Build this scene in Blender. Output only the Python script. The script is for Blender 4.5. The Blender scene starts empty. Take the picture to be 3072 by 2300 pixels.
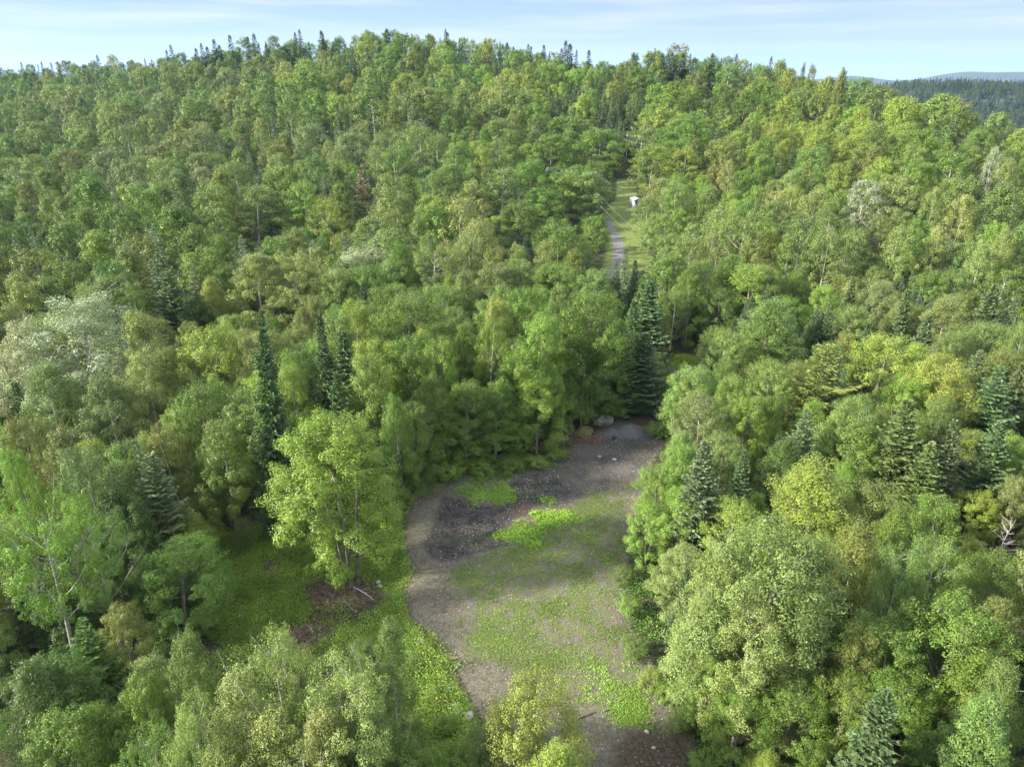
import bpy, math, random
import numpy as np
from math import radians, sin, cos, tan, pi

# ------------------------------------------------------------------ camera, sky, sun, exposure
SC = bpy.context.scene
COL = SC.collection
F = 2128.0 / 3072.0                      # focal length / sensor width
PITCH = radians(23.2)
CAMZ = 42.0
cam = bpy.data.cameras.new('camera')
cam.sensor_width = 36.0
cam.lens = 36.0 * F
cam.clip_start = 0.5
cam.clip_end = 40000.0
camo = bpy.data.objects.new('camera', cam)
COL.objects.link(camo)
camo.location = (0, 0, CAMZ)
camo.rotation_euler = (pi / 2 - PITCH, 0, 0)
SC.camera = camo

SUN_EL = radians(27)
SUN_AZ = radians(-102)                   # compass angle of the sun seen from the camera: + is to the right of +Y
sund = (sin(SUN_AZ) * cos(SUN_EL), cos(SUN_AZ) * cos(SUN_EL), sin(SUN_EL))
world = bpy.data.worlds.new('World')
SC.world = world
world.use_nodes = True
wt = world.node_tree
bg = wt.nodes['Background']
sky = wt.nodes.new('ShaderNodeTexSky')
sky.sky_type = 'NISHITA'
sky.sun_disc = False
sky.sun_elevation = SUN_EL
sky.sun_rotation = SUN_AZ
sky.altitude = 500
sky.air_density = 1.0
sky.dust_density = 0.6
sky.ozone_density = 2.0
# thin high cirrus: streaks of cloud on the dome, by direction
wtc = wt.nodes.new('ShaderNodeTexCoord')
wmap = wt.nodes.new('ShaderNodeMapping')
wmap.inputs['Rotation'].default_value = (0, radians(-2.0), 0)
wmap.inputs['Scale'].default_value = (2.6, 2.6, 46)
wno = wt.nodes.new('ShaderNodeTexNoise')
wno.inputs['Scale'].default_value = 1.25
wno.inputs['Detail'].default_value = 5
wno.inputs['Roughness'].default_value = 0.55
wrm = wt.nodes.new('ShaderNodeMapRange')
wrm.inputs['From Min'].default_value = 0.43
wrm.inputs['From Max'].default_value = 0.70
wrm.inputs['To Max'].default_value = 0.8
wmx = wt.nodes.new('ShaderNodeMix')
wmx.data_type = 'RGBA'
wmx.inputs[7].default_value = (7.6, 7.5, 7.3, 1)
wt.links.new(wtc.outputs['Generated'], wmap.inputs['Vector'])
wt.links.new(wmap.outputs[0], wno.inputs['Vector'])
wt.links.new(wno.outputs[0], wrm.inputs[0])
wt.links.new(wrm.outputs[0], wmx.inputs[0])
wt.links.new(sky.outputs[0], wmx.inputs[6])
EXPO = 1.84
# the lowest few degrees: pale blue above, milky at the horizon; higher up the Nishita sky under a veil of bright cirrus
wsp = wt.nodes.new('ShaderNodeSeparateXYZ')
wt.links.new(wtc.outputs['Generated'], wsp.inputs[0])
def wramp(stops):
    n = wt.nodes.new('ShaderNodeValToRGB'); cr = n.color_ramp
    while len(cr.elements) < len(stops): cr.elements.new(0.5)
    for e, (p, c) in zip(cr.elements, stops): e.position = p; e.color = tuple(c) + (1,)
    m = wt.nodes.new('ShaderNodeMapRange'); m.inputs['From Min'].default_value = -0.02; m.inputs['From Max'].default_value = 0.20
    wt.links.new(wsp.outputs[2], m.inputs[0]); wt.links.new(m.outputs[0], n.inputs[0]); return n.outputs[0]
low = wramp([(0.0, (.80, .87, .92)), (0.10, (.78, .86, .92)), (0.22, (.67, .79, .89)), (0.42, (.51, .67, .83)), (1.0, (.32, .49, .74))])
wlow = wt.nodes.new('ShaderNodeMix'); wlow.data_type = 'RGBA'; wlow.inputs[7].default_value = (.86, .90, .95, 1)
wt.links.new(wrm.outputs[0], wlow.inputs[0]); wt.links.new(low, wlow.inputs[6])
wsc = wt.nodes.new('ShaderNodeVectorMath'); wsc.operation = 'SCALE'; wsc.inputs['Scale'].default_value = 1 / (0.15 * 2 ** EXPO)
wt.links.new(wlow.outputs[2], wsc.inputs[0])
wup = wt.nodes.new('ShaderNodeVectorMath'); wup.operation = 'SCALE'; wup.inputs['Scale'].default_value = 0.98
wve = wt.nodes.new('ShaderNodeMix'); wve.data_type = 'RGBA'; wve.inputs[0].default_value = .45; wve.inputs[7].default_value = (4.6, 4.5, 4.3, 1)
wt.links.new(wmx.outputs[2], wve.inputs[6]); wt.links.new(wve.outputs[2], wup.inputs[0])
wbl = wt.nodes.new('ShaderNodeMapRange'); wbl.interpolation_type = 'SMOOTHSTEP'
wbl.inputs['From Min'].default_value = 0.12; wbl.inputs['From Max'].default_value = 0.30
wt.links.new(wsp.outputs[2], wbl.inputs[0])
wfin = wt.nodes.new('ShaderNodeMix'); wfin.data_type = 'RGBA'
wt.links.new(wbl.outputs[0], wfin.inputs[0]); wt.links.new(wsc.outputs[0], wfin.inputs[6]); wt.links.new(wup.outputs[0], wfin.inputs[7])
wt.links.new(wfin.outputs[2], bg.inputs[0])
bg.inputs[1].default_value = 0.15

sl = bpy.data.lights.new('sun', 'SUN')
sl.energy = 5.0
sl.angle = radians(4)
sl.color = (1.0, 0.92, 0.78)
so = bpy.data.objects.new('sun', sl)
COL.objects.link(so)
from mathutils import Vector
so.rotation_euler = Vector(sund).to_track_quat('Z', 'Y').to_euler()
SC.view_settings.view_transform = 'Standard'
SC.view_settings.look = 'None'
SC.view_settings.exposure = EXPO
SC.view_settings.gamma = 1.0
SC.cycles.max_bounces = 6
SC.cycles.diffuse_bounces = 3
SC.cycles.glossy_bounces = 2
SC.cycles.transmission_bounces = 3
SC.cycles.volume_bounces = 0
SC.cycles.use_denoising = True
SC.cycles.denoiser = 'OPENIMAGEDENOISE'
SC.cycles.denoising_prefilter = 'NONE'

rng = np.random.default_rng(7)
random.seed(7)

# ------------------------------------------------------------------ camera geometry helpers (photo pixels, 3072 x 2300)
def ray(px, py):
    u = (np.asarray(px, float) - 1536) / 2128
    v = (1150 - np.asarray(py, float)) / 2128
    return u, cos(PITCH) + v * sin(PITCH), -sin(PITCH) + v * cos(PITCH)

def project(x, y, z):
    dz = z - CAMZ
    dep = y * cos(PITCH) - dz * sin(PITCH)
    upv = y * sin(PITCH) + dz * cos(PITCH)
    dep = np.maximum(dep, 0.1)
    return 1536 + 2128 * x / dep, 1150 - 2128 * upv / dep, dep

# ------------------------------------------------------------------ terrain
RPX = [-400, 0, 200, 350, 500, 650, 850, 1024, 1150, 1300, 1450, 1600, 1750, 1900, 2050, 2150, 2300, 2430, 2540, 2620, 2700, 2800, 2900, 3072, 3500]
RPY = [205, 200, 200, 192, 170, 168, 140, 132, 118, 120, 140, 162, 182, 190, 186, 180, 190, 214, 236, 252, 270, 292, 312, 348, 420]
RD = [0.72 * v for v in (900, 880, 800, 740, 700, 680, 650, 630, 620, 610, 600, 590, 570, 560, 550, 545, 530, 500, 460, 430, 415, 400, 392, 380, 360)]
_rx, _ry, _rz = ray(np.array(RPX), np.array(RPY) - np.interp(RPX, [200, 700, 1900, 2400], [0, 8, 6, 0]))
R_AZ = np.arctan2(_rx, _ry)
R_TAN = _rz / np.hypot(_rx, _ry)
R_D = np.array(RD, float)
R_Z = CAMZ + R_TAN * R_D - np.interp(RPX, [0, 700, 2000, 2600], [14, 12, 12.5, 16.5])
R0 = 100.0

def vnoise(x, y, s, seed):
    """smooth value noise"""
    x = x / s + seed * 17.31
    y = y / s - seed * 9.77
    xi = np.floor(x); yi = np.floor(y)
    fx = x - xi; fy = y - yi
    fx = fx * fx * (3 - 2 * fx); fy = fy * fy * (3 - 2 * fy)
    def h(a, b):
        v = np.sin(a * 127.1 + b * 311.7 + seed * 74.7) * 43758.5453
        return v - np.floor(v)
    return (h(xi, yi) * (1 - fx) + h(xi + 1, yi) * fx) * (1 - fy) + (h(xi, yi + 1) * (1 - fx) + h(xi + 1, yi + 1) * fx) * fy - 0.5

def terr(x, y):
    x = np.asarray(x, float); y = np.asarray(y, float)
    r = np.hypot(x, y)
    az = np.arctan2(x, y)
    D = np.interp(az, R_AZ, R_D)
    zr = np.interp(az, R_AZ, R_Z)
    front = np.clip((1.35 - np.abs(az)) / 0.35, 0, 1)
    s = np.clip((r - R0) / (D - R0), 0, 1)
    z = zr * s ** 1.5
    over = np.maximum(r - D, 0)
    z = np.where(r > D, np.maximum(zr - over ** 2 * 0.0012 - over * 0.02, -22 + 0 * zr), z)
    z = z * front
    z = z + vnoise(x, y, 85, 1) * 6 * np.clip((r - 120) / 150, 0, 1) * np.clip(1.15 - s, 0, 1) * front
    z = z + vnoise(x, y, 9, 2) * 0.25 * np.clip(r / 60, 0, 1) + vnoise(x, y, 2.2, 5) * 0.09
    # the ground left of the cleared lot drops a little, with a low bank between
    d = lot_edge(x, y)
    z = z - 0.7 * np.clip((-d - 0.2) / 1.6, 0, 1) * np.clip((9 - np.abs(x + 17)) / 4, 0, 1) * np.clip((70 - y) / 10, 0, 1)
    return z

def lot_edge(x, y):
    ex = np.interp(y, [20, 30, 36, 42, 50, 60, 70], [1.0, -2.0, -5.2, -7.4, -8.2, -9.4, -10.6])
    return x - ex

def hit(px, py, h=0.0):
    """where the line of sight through a photo pixel comes down to h metres above the terrain"""
    dx, dy, dz = ray(px, py)
    dx = np.atleast_1d(dx); dy = np.atleast_1d(dy) + 0 * dx; dz = np.atleast_1d(dz) + 0 * dx
    t = np.full(dx.shape, 8.0); done = np.zeros(dx.shape, bool)
    h = np.broadcast_to(np.asarray(h, float), dx.shape)
    while t.min() < 1500 and not done.all():
        g = CAMZ + dz * t - terr(dx * t, dy * t) - h
        done |= (g <= 0)
        t = np.where(done, t, t + np.maximum(0.12, t * 0.004))
        if t[~done].size and t[~done].min() > 1500: break
    return dx * t, dy * t, done

# ------------------------------------------------------------------ open-ground areas, outlined by what the photo shows
POLY = {
 'lot': [(1216,1480),(1214,1600),(1218,1700),(1213,1790),(1240,1860),(1300,1920),(1350,1985),(1400,2070),(1440,2150),(1470,2210),(1510,2420),(2150,2420),(2070,2200),(1990,2030),(1900,1900),(1880,1750),(1890,1600),(1930,1480),(1960,1380),(1995,1325),(1940,1290),(1860,1255),(1790,1300),(1700,1350),(1640,1400),(1550,1418),(1490,1405),(1400,1425),(1300,1440)],
 'drive': [(1560,1420),(1660,1365),(1740,1330),(1790,1290),(1860,1262),(1930,1290),(1990,1330),(1940,1400),(1915,1445),(1830,1470),(1740,1500),(1690,1530),(1610,1520),(1560,1470)],
 'dark': [(1265,1640),(1300,1570),(1330,1490),(1400,1500),(1440,1515),(1500,1520),(1530,1500),(1525,1450),(1570,1425),(1660,1420),(1720,1480),(1640,1505),(1600,1530),(1540,1560),(1500,1600),(1515,1640),(1420,1665),(1330,1690),(1280,1665)],
 'red': [(1535,1515),(1600,1512),(1608,1545),(1560,1552),(1530,1540)],
 'leafy1': [(1385,1445),(1440,1425),(1530,1440),(1540,1500),(1520,1510),(1440,1505),(1395,1475)],
 'leafy2': [(1505,1600),(1530,1570),(1600,1560),(1620,1505),(1680,1510),(1690,1560),(1640,1610),(1600,1650),(1540,1645),(1510,1620)],
 'leafy3': [(1725,1560),(1755,1570),(1760,1640),(1730,1650)],
 'leafy4': [(1780,1610),(1815,1620),(1820,1690),(1790,1690)],
 'leafy5': [(1790,2020),(1900,2040),(1960,2110),(1940,2180),(1850,2160),(1760,2110)],
 'grass': [(1340,1720),(1500,1655),(1640,1560),(1740,1500),(1880,1460),(1880,1640),(1860,1800),(1890,1920),(1980,2080),(1960,2200),(1880,2190),(1700,2100),(1560,2010),(1430,1970),(1380,1900),(1420,1830)],
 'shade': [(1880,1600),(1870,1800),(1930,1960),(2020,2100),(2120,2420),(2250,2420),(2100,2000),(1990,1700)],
 'soilbr': [(1850,2240),(1900,2190),(2050,2200),(2120,2420),(1800,2420)],
 'under': [(560,1640),(640,1600),(760,1590),(880,1575),(1000,1560),(1140,1500),(1205,1480),(1212,1600),(1216,1700),(1212,1790),(1235,1860),(1295,1930),(1345,1990),(1395,2080),(1440,2160),(1460,2220),(1480,2420),(1200,2420),(1240,2200),(1120,1930),(900,2010),(700,1960),(600,1900),(540,1760)],
 'edge': [(1150,1480),(1230,1420),(1330,1395),(1450,1385),(1560,1375),(1640,1370),(1700,1340),(1650,1400),(1550,1420),(1400,1430),(1290,1445),(1216,1482)],
 'brown1': [(900,1760),(1000,1725),(1115,1735),(1165,1790),(1135,1860),(1010,1875),(930,1840)],
 'brown2': [(870,1870),(960,1840),(1010,1880),(960,1960),(900,1990),(880,1930)],
 'brown3': [(780,1690),(850,1680),(850,1720),(790,1730)],
 'brown4': [(680,1540),(830,1530),(850,1580),(700,1600)],
 'brown5': [(1590,1340),(1620,1290),(1700,1240),(1800,1230),(1800,1290),(1740,1330),(1660,1350)],
 'brown6': [(1860,1230),(1960,1230),(1990,1300),(1930,1290)],
 'road': [(1806,652),(1826,650),(1850,685),(1872,720),(1878,760),(1872,800),(1862,840),(1815,840),(1830,790),(1836,740),(1826,700)],
 'lawn': [(1800,655),(1822,625),(1850,590),(1850,540),(1905,540),(1915,620),(1950,650),(1965,700),(1965,760),(1930,810),(1900,840),(1800,840),(1812,790),(1826,720)],
 'spot': [(2000,1078),(2040,1062),(2090,1068),(2090,1092),(2040,1110),(2005,1105)],
 'yard': [(1995,1100),(2060,1085),(2100,1095),(2060,1120),(2010,1150)],
 'houseyard': [(1870,425),(1915,425),(1920,445),(1870,445)],
}
WPOLY = {}
for k, pts in POLY.items():
    a = np.array(pts, float)
    hx, hy, ok = (lambda p: hit(p[:, 0], p[:, 1]))(a) if False else (None, None, None)
    WPOLY[k] = a

def _flat_hit(a):
    # first pass needs terr(); lot_edge does not depend on the polygons, so this is safe
    hx, hy, _ = hit(a[:, 0], a[:, 1])
    return np.stack([hx, hy], 1)
for k in WPOLY:
    WPOLY[k] = _flat_hit(WPOLY[k])

def sdf(poly, x, y):
    """signed distance, + inside"""
    P = poly
    x = np.asarray(x, float); y = np.asarray(y, float)
    d = np.full(x.shape, 1e9); ins = np.zeros(x.shape, bool)
    n = len(P)
    for i in range(n):
        ax, ay = P[i]; bx, by = P[(i + 1) % n]
        ex, ey = bx - ax, by - ay
        t = np.clip(((x - ax) * ex + (y - ay) * ey) / (ex * ex + ey * ey + 1e-9), 0, 1)
        d = np.minimum(d, (x - ax - t * ex) ** 2 + (y - ay - t * ey) ** 2)
        c = ((ay > y) != (by > y)) & (x < ex * (y - ay) / (ey if abs(ey) > 1e-9 else 1e-9) + ax)
        ins ^= c
    return np.where(ins, 1, -1) * np.sqrt(d)

def msk(names, x, y):
    out = np.full(np.shape(x), -50.0)
    for nme in names:
        out = np.maximum(out, sdf(WPOLY[nme], x, y))
    return out

# ------------------------------------------------------------------ node helpers
def newmat(name):
    m = bpy.data.materials.new(name); m.use_nodes = True
    nt = m.node_tree
    for n in list(nt.nodes): nt.nodes.remove(n)
    return m, nt
def N(nt, t, **kw):
    n = nt.nodes.new(t)
    for k, v in kw.items():
        if k.startswith('i_'): n.inputs[k[2:].replace('_', ' ')].default_value = v
        else: setattr(n, k, v)
    return n
def L(nt, a, b): nt.links.new(a, b)
def mixc(nt, fac, a, b, mode='MIX'):
    n = nt.nodes.new('ShaderNodeMix'); n.data_type = 'RGBA'; n.blend_type = mode
    for s, v in ((0, fac), (6, a), (7, b)):
        if isinstance(v, bpy.types.NodeSocket): nt.links.new(v, n.inputs[s])
        else: n.inputs[s].default_value = v if s == 0 else (tuple(v) + (1,))[:4]
    return n.outputs[2]
def mth(nt, op, a, b=0.0, c=0.0):
    n = nt.nodes.new('ShaderNodeMath'); n.operation = op
    for s, v in ((0, a), (1, b), (2, c)):
        if isinstance(v, bpy.types.NodeSocket): nt.links.new(v, n.inputs[s])
        else: n.inputs[s].default_value = v
    return n.outputs[0]
def noise(nt, vec, scale, detail=3, rough=0.6):
    n = nt.nodes.new('ShaderNodeTexNoise')
    n.inputs['Scale'].default_value = scale; n.inputs['Detail'].default_value = detail; n.inputs['Roughness'].default_value = rough
    nt.links.new(vec, n.inputs['Vector'])
    return n.outputs[0]
def rampf(nt, v, a, b):
    n = nt.nodes.new('ShaderNodeMapRange'); n.interpolation_type = 'SMOOTHSTEP'
    n.inputs['From Min'].default_value = a; n.inputs['From Max'].default_value = b
    nt.links.new(v, n.inputs[0]); return n.outputs[0]
def attr(nt, name, typ='GEOMETRY'):
    n = nt.nodes.new('ShaderNodeAttribute'); n.attribute_name = name; n.attribute_type = typ
    return n

def leaf_mat(name, lo=0.7, hi=1.35, trans=0.20, back=None, warm=0.25, rough=0.45, spec=0.25):
    m, nt = newmat(name)
    tint = attr(nt, 'tint', 'INSTANCER').outputs['Vector']
    var = attr(nt, 'var').outputs['Fac']
    k = mth(nt, 'MULTIPLY_ADD', var, hi - lo, lo)
    c = N(nt, 'ShaderNodeVectorMath', operation='SCALE')
    L(nt, tint, c.inputs[0]); L(nt, k, c.inputs['Scale'])
    col = c.outputs[0]
    # some leaves a little yellower
    v2 = mth(nt, 'FRACT', mth(nt, 'MULTIPLY', var, 7.31))
    col = mixc(nt, mth(nt, 'MULTIPLY', mth(nt, 'POWER', v2, 3.0), warm), col, (1.2, 1.12, 0.8), 'MULTIPLY')
    if back:
        g = N(nt, 'ShaderNodeNewGeometry')
        col = mixc(nt, mth(nt, 'MULTIPLY', g.outputs['Backfacing'], back), col, (0.24, 0.29, 0.16))
    p = N(nt, 'ShaderNodeBsdfPrincipled')
    p.inputs['Roughness'].default_value = rough
    p.inputs['Specular IOR Level'].default_value = spec
    L(nt, col, p.inputs['Base Color'])
    tr = N(nt, 'ShaderNodeBsdfTranslucent')
    L(nt, mixc(nt, 1.0, col, (1.15, 1.5, 0.5), 'MULTIPLY'), tr.inputs[0])
    mx = N(nt, 'ShaderNodeMixShader'); mx.inputs[0].default_value = trans
    L(nt, p.outputs[0], mx.inputs[1]); L(nt, tr.outputs[0], mx.inputs[2])
    o = N(nt, 'ShaderNodeOutputMaterial'); L(nt, mx.outputs[0], o.inputs[0])
    return m

def bark_mat(name, a, b, scale=6.0, stretch=0.25):
    m, nt = newmat(name)
    tc = N(nt, 'ShaderNodeTexCoord'); mp = N(nt, 'ShaderNodeMapping')
    mp.inputs['Scale'].default_value = (1, 1, stretch)
    L(nt, tc.outputs['Object'], mp.inputs[0])
    n1 = noise(nt, mp.outputs[0], scale, 4, 0.7)
    col = mixc(nt, rampf(nt, n1, 0.42, 0.6), a, b)
    p = N(nt, 'ShaderNodeBsdfPrincipled'); p.inputs['Roughness'].default_value = 0.9
    L(nt, col, p.inputs['Base Color'])
    o = N(nt, 'ShaderNodeOutputMaterial'); L(nt, p.outputs[0], o.inputs[0])
    return m

M_LEAF = leaf_mat('broadleaf_foliage')
M_POP = leaf_mat('poplar_foliage', 0.74, 1.28, 0.18, back=0.0, warm=0.25, rough=0.5, spec=0.2)
M_NEED = leaf_mat('conifer_needles', 0.72, 1.35, 0.08, warm=0.1, rough=0.55, spec=0.3)
M_BARK = bark_mat('grey_brown_bark', (0.09, 0.075, 0.06), (0.20, 0.18, 0.15))
M_PALE = bark_mat('pale_poplar_bark', (0.17, 0.16, 0.14), (0.36, 0.35, 0.32), 4.0, 1.6)
M_DARK = bark_mat('dark_conifer_bark', (0.06, 0.045, 0.035), (0.14, 0.11, 0.09))
M_DEAD = bark_mat('weathered_dead_wood', (0.20, 0.19, 0.175), (0.34, 0.325, 0.30))

# ------------------------------------------------------------------ mesh helpers
def mesh_np(name, verts, faces_n, idx, mat, fattr=None, smooth=False, mats=None, midx=None):
    """faces_n: verts per face (int array or int)"""
    me = bpy.data.meshes.new(name)
    verts = np.asarray(verts, np.float32).reshape(-1, 3)
    idx = np.asarray(idx, np.int32).ravel()
    if np.isscalar(faces_n): tot = np.full(len(idx) // faces_n, faces_n, np.int32)
    else: tot = np.asarray(faces_n, np.int32)
    start = np.concatenate([[0], np.cumsum(tot)[:-1]]).astype(np.int32)
    me.vertices.add(len(verts)); me.vertices.foreach_set('co', verts.ravel())
    me.loops.add(len(idx)); me.loops.foreach_set('vertex_index', idx)
    me.polygons.add(len(tot)); me.polygons.foreach_set('loop_start', start)
    me.polygons.foreach_set('loop_total', tot)
    for mm in (mats or [mat]): me.materials.append(mm)
    if midx is not None: me.polygons.foreach_set('material_index', np.asarray(midx, np.int32))
    if smooth: me.polygons.foreach_set('use_smooth', np.ones(len(tot), bool))
    if fattr:
        for k, v in fattr.items():
            v = np.asarray(v, np.float32)
            if v.ndim == 1:
                a = me.attributes.new(k, 'FLOAT', 'FACE'); a.data.foreach_set('value', v)
            else:
                a = me.attributes.new(k, 'FLOAT_VECTOR', 'FACE'); a.data.foreach_set('vector', v.ravel())
    me.update(calc_edges=True)
    return me

def unit(v): return v / np.maximum(np.linalg.norm(v, axis=1, keepdims=True), 1e-9)

def leaves(R, c, nrm, size, asp=0.62):
    """rhombus leaves: centres, rough normals, sizes -> verts (n*4,3)"""
    n = len(c)
    nrm = unit(nrm + R.normal(0, 0.34, (n, 3)))
    t = unit(np.cross(nrm, R.normal(0, 1, (n, 3))))
    b = np.cross(nrm, t)
    s = (size * R.uniform(0.5, 1.3, n))[:, None]
    v = np.empty((n, 4, 3))
    fold = nrm * s * 0.12
    v[:, 0] = c - t * s * 0.5; v[:, 1] = c + b * s * 0.5 * asp + fold
    v[:, 2] = c + t * s * 0.5; v[:, 3] = c - b * s * 0.5 * asp + fold
    return v.reshape(-1, 3)

class Tubes:
    def __init__(s): s.v = []; s.i = []; s.n = 0
    def add(s, pts, radii, k=5):
        pts = np.asarray(pts, float); m = len(pts)
        d = np.gradient(pts, axis=0); d = unit(d)
        ref = np.where(np.abs(d[:, 2:3]) > 0.9, np.array([[1., 0, 0]]), np.array([[0., 0, 1]]))
        a = unit(np.cross(d, ref)); b = np.cross(d, a)
        ang = np.arange(k) * 2 * pi / k
        r = np.asarray(radii, float)[:, None, None]
        ring = pts[:, None] + r * (a[:, None] * np.cos(ang)[None, :, None] + b[:, None] * np.sin(ang)[None, :, None])
        s.v.append(ring.reshape(-1, 3))
        for q in range(m - 1):
            for j in range(k):
                j2 = (j + 1) % k
                s.i.append((s.n + q * k + j, s.n + q * k + j2, s.n + (q + 1) * k + j2, s.n + (q + 1) * k + j))
        s.n += m * k
    def get(s):
        return np.concatenate(s.v), np.array(s.i, np.int32).ravel()

class Kit: pass     # the pieces of one tree model: crown + trunk geometry, standing at 15 m tall, 4 m crown radius

def curve3(a, b, c, n=5):
    t = np.linspace(0, 1, n)[:, None]
    return a * (1 - t) ** 2 + 2 * b * t * (1 - t) + c * t * t

def broadleaf(seed, nt=46, sub=4, nl=110, ls=0.17, base=0.22, shape='round', pale=False, rc=0.95, limbs=16, up=0.5, gap=0.0, H=15.0, RR=4.0, stems=1, clus=1.0):
    R = np.random.default_rng(seed)
    T = Tubes()
    lean = R.normal(0, 0.35, 2)
    tops = []
    def trunkp(z): 
        t = z / H
        return np.array([lean[0] * t + 0.25 * sin(3 * t + seed), lean[1] * t + 0.25 * cos(2.3 * t + seed), z])
    if stems == 1:
        zs = np.linspace(-0.6, H * (0.93 if limbs > 10 else 0.78), 9)
        T.add([trunkp(z) for z in zs], [(0.2 if limbs > 14 else 0.13) * (1 - max(z, 0) / H) ** 0.8 + 0.025 for z in zs], 7)
    else:
        for q in range(stems):
            a = q * 2 * pi / stems + R.uniform(-.4, .4); rr = R.uniform(0.9, 1.9)
            p0 = np.array([0.45 * cos(a), 0.45 * sin(a), -0.5]); p2 = np.array([rr * cos(a), rr * sin(a), H * R.uniform(.6, .85)])
            T.add(curve3(p0, np.array([p0[0] * 1.7, p0[1] * 1.7, H * .35]), p2, 8), np.linspace(.15, .04, 8), 6)
    cen = []; crad = []
    nlob = 5
    lobe_a = R.uniform(0, 2 * pi, nlob); lobe_h = R.uniform(-.25, .35, nlob)
    for i in range(nt):
        u = ((i + 0.5) / nt) ** 0.8
        phi = i * 2.39996 + R.uniform(-.35, .35)
        if shape == 'round':   env = math.sqrt(max(0.0, 1 - (abs(u - 0.42) / 0.60) ** 2.3))
        elif shape == 'oval':  env = math.sqrt(max(0.0, 1 - (abs(u - 0.36) / 0.66) ** 2.0)) * (1 - .25 * u)
        elif shape == 'dome':  env = math.sqrt(max(0.0, 1 - (abs(u - 0.36) / 0.665) ** 2.5)) * (1 - .12 * u)
        elif shape == 'tall':  env = (1 - u) ** 0.62 * min(1, (u + 0.12) / 0.3) * 1.12
        else:                  env = math.sqrt(max(0.0, 1 - (abs(u - 0.62) / 0.62) ** 2.0))
        lob = 1 + 0.22 * sum(cos(phi - lobe_a[k]) * lobe_h[k] for k in range(nlob)) 
        inner = R.uniform(0.30, 0.75) if (i % 4 == 0) else R.uniform(0.82, 1.10)
        r = (RR - rc * 0.75) * env * lob * inner
        z = H * (base + (1 - base) * u * 0.955) - rc * 0.3 + R.normal(0, 0.25)
        if shape == 'flat': z = H * (base + (1 - base) * (0.15 + 0.8 * u))
        if inner < 0.8: z += (H * 0.06) * (1 - abs(2 * u - 1))
        z = min(z, H - rc * 0.7)
        c = np.array([trunkp(z)[0] + r * cos(phi), trunkp(z)[1] + r * sin(phi), z])
        if i % max(1, nt // limbs) == 0 or i > nt - 4:
            z0 = max(H * base * 0.75, z - max(r, .6) * R.uniform(0.7, 1.3))
            p0 = trunkp(z0); mid = (p0 + c) / 2 + np.array([cos(phi), sin(phi), 0]) * r * 0.12 + np.array([0, 0, -0.15 * r])
            rad = (0.075 * (1 - z0 / H) + 0.03) * (.8 if pale else 1)
            T.add(curve3(p0, mid, c, 5), np.linspace(rad, 0.012, 5), 4)
            for q in range(3):
                e = c + R.normal(0, 0.7, 3) + np.array([0, 0, .4])
                st = (p0 + mid * 2 + c) / 4 if q == 0 else (mid + c) / 2
                T.add([st, (st + e) / 2 + np.array([0, 0, .08]), e], [rad * .5, rad * .35, .01], 3)
        outv = np.array([cos(phi), sin(phi), up])
        cen.append(c); crad.append(rc * R.uniform(.75, 1.1))
        for q in range(sub):
            off = R.normal(0, 1, 3); off = off / np.linalg.norm(off) * rc * R.uniform(.75, 1.2)
            if shape in ('tall', 'oval', 'dome'): off[2] = abs(off[2]) * 1.1 - 0.35
            cen.append(c + off); crad.append(rc * R.uniform(.38, .68) * clus)
    cen = np.array(cen); crad = np.array(crad)
    tot = int(nt * (sub + 1) * nl)
    w = crad ** 2; w /= w.sum()
    if gap > 0:
        keep = R.random(len(cen)) > gap; w = w * keep; w /= w.sum()
    pick = R.choice(len(cen), tot, p=w)
    d = unit(R.normal(0, 1, (tot, 3)))
    rad = R.uniform(0.35, 1.0, tot) ** 0.55
    loc = d * rad[:, None] * crad[pick][:, None]
    ax = np.stack([cen[pick][:, 0], cen[pick][:, 1], np.full(tot, RR * (0.75 if shape in ('round', 'flat', 'dome') else 1.2))], 1); ax = unit(ax)
    loc = loc * 0.86 + ax * (loc * ax).sum(1, keepdims=True) * (0.40 if shape in ('round', 'flat') else 0.30 if shape == 'dome' else 0.55)
    c = cen[pick] + loc
    axis = np.stack([c[:, 0], c[:, 1], np.zeros(tot)], 1) / RR
    nrm = d * 0.7 + axis * 0.5 + np.array([0, 0, up])
    lv = leaves(R, c, nrm, ls)
    cl = R.random(len(cen))                       # each clump of leaves is a little different
    var = np.clip(0.55 * R.random(tot) + 0.45 * cl[pick], 0, 1)
    k = Kit(); k.H = H; k.R = RR
    k.cv, k.ci, k.var = lv, np.arange(tot * 4, dtype=np.int32), var
    k.tv, k.ti = T.get(); k.leafm = M_POP if pale else M_LEAF; k.barkm = M_PALE if pale else M_BARK
    return k

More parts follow.
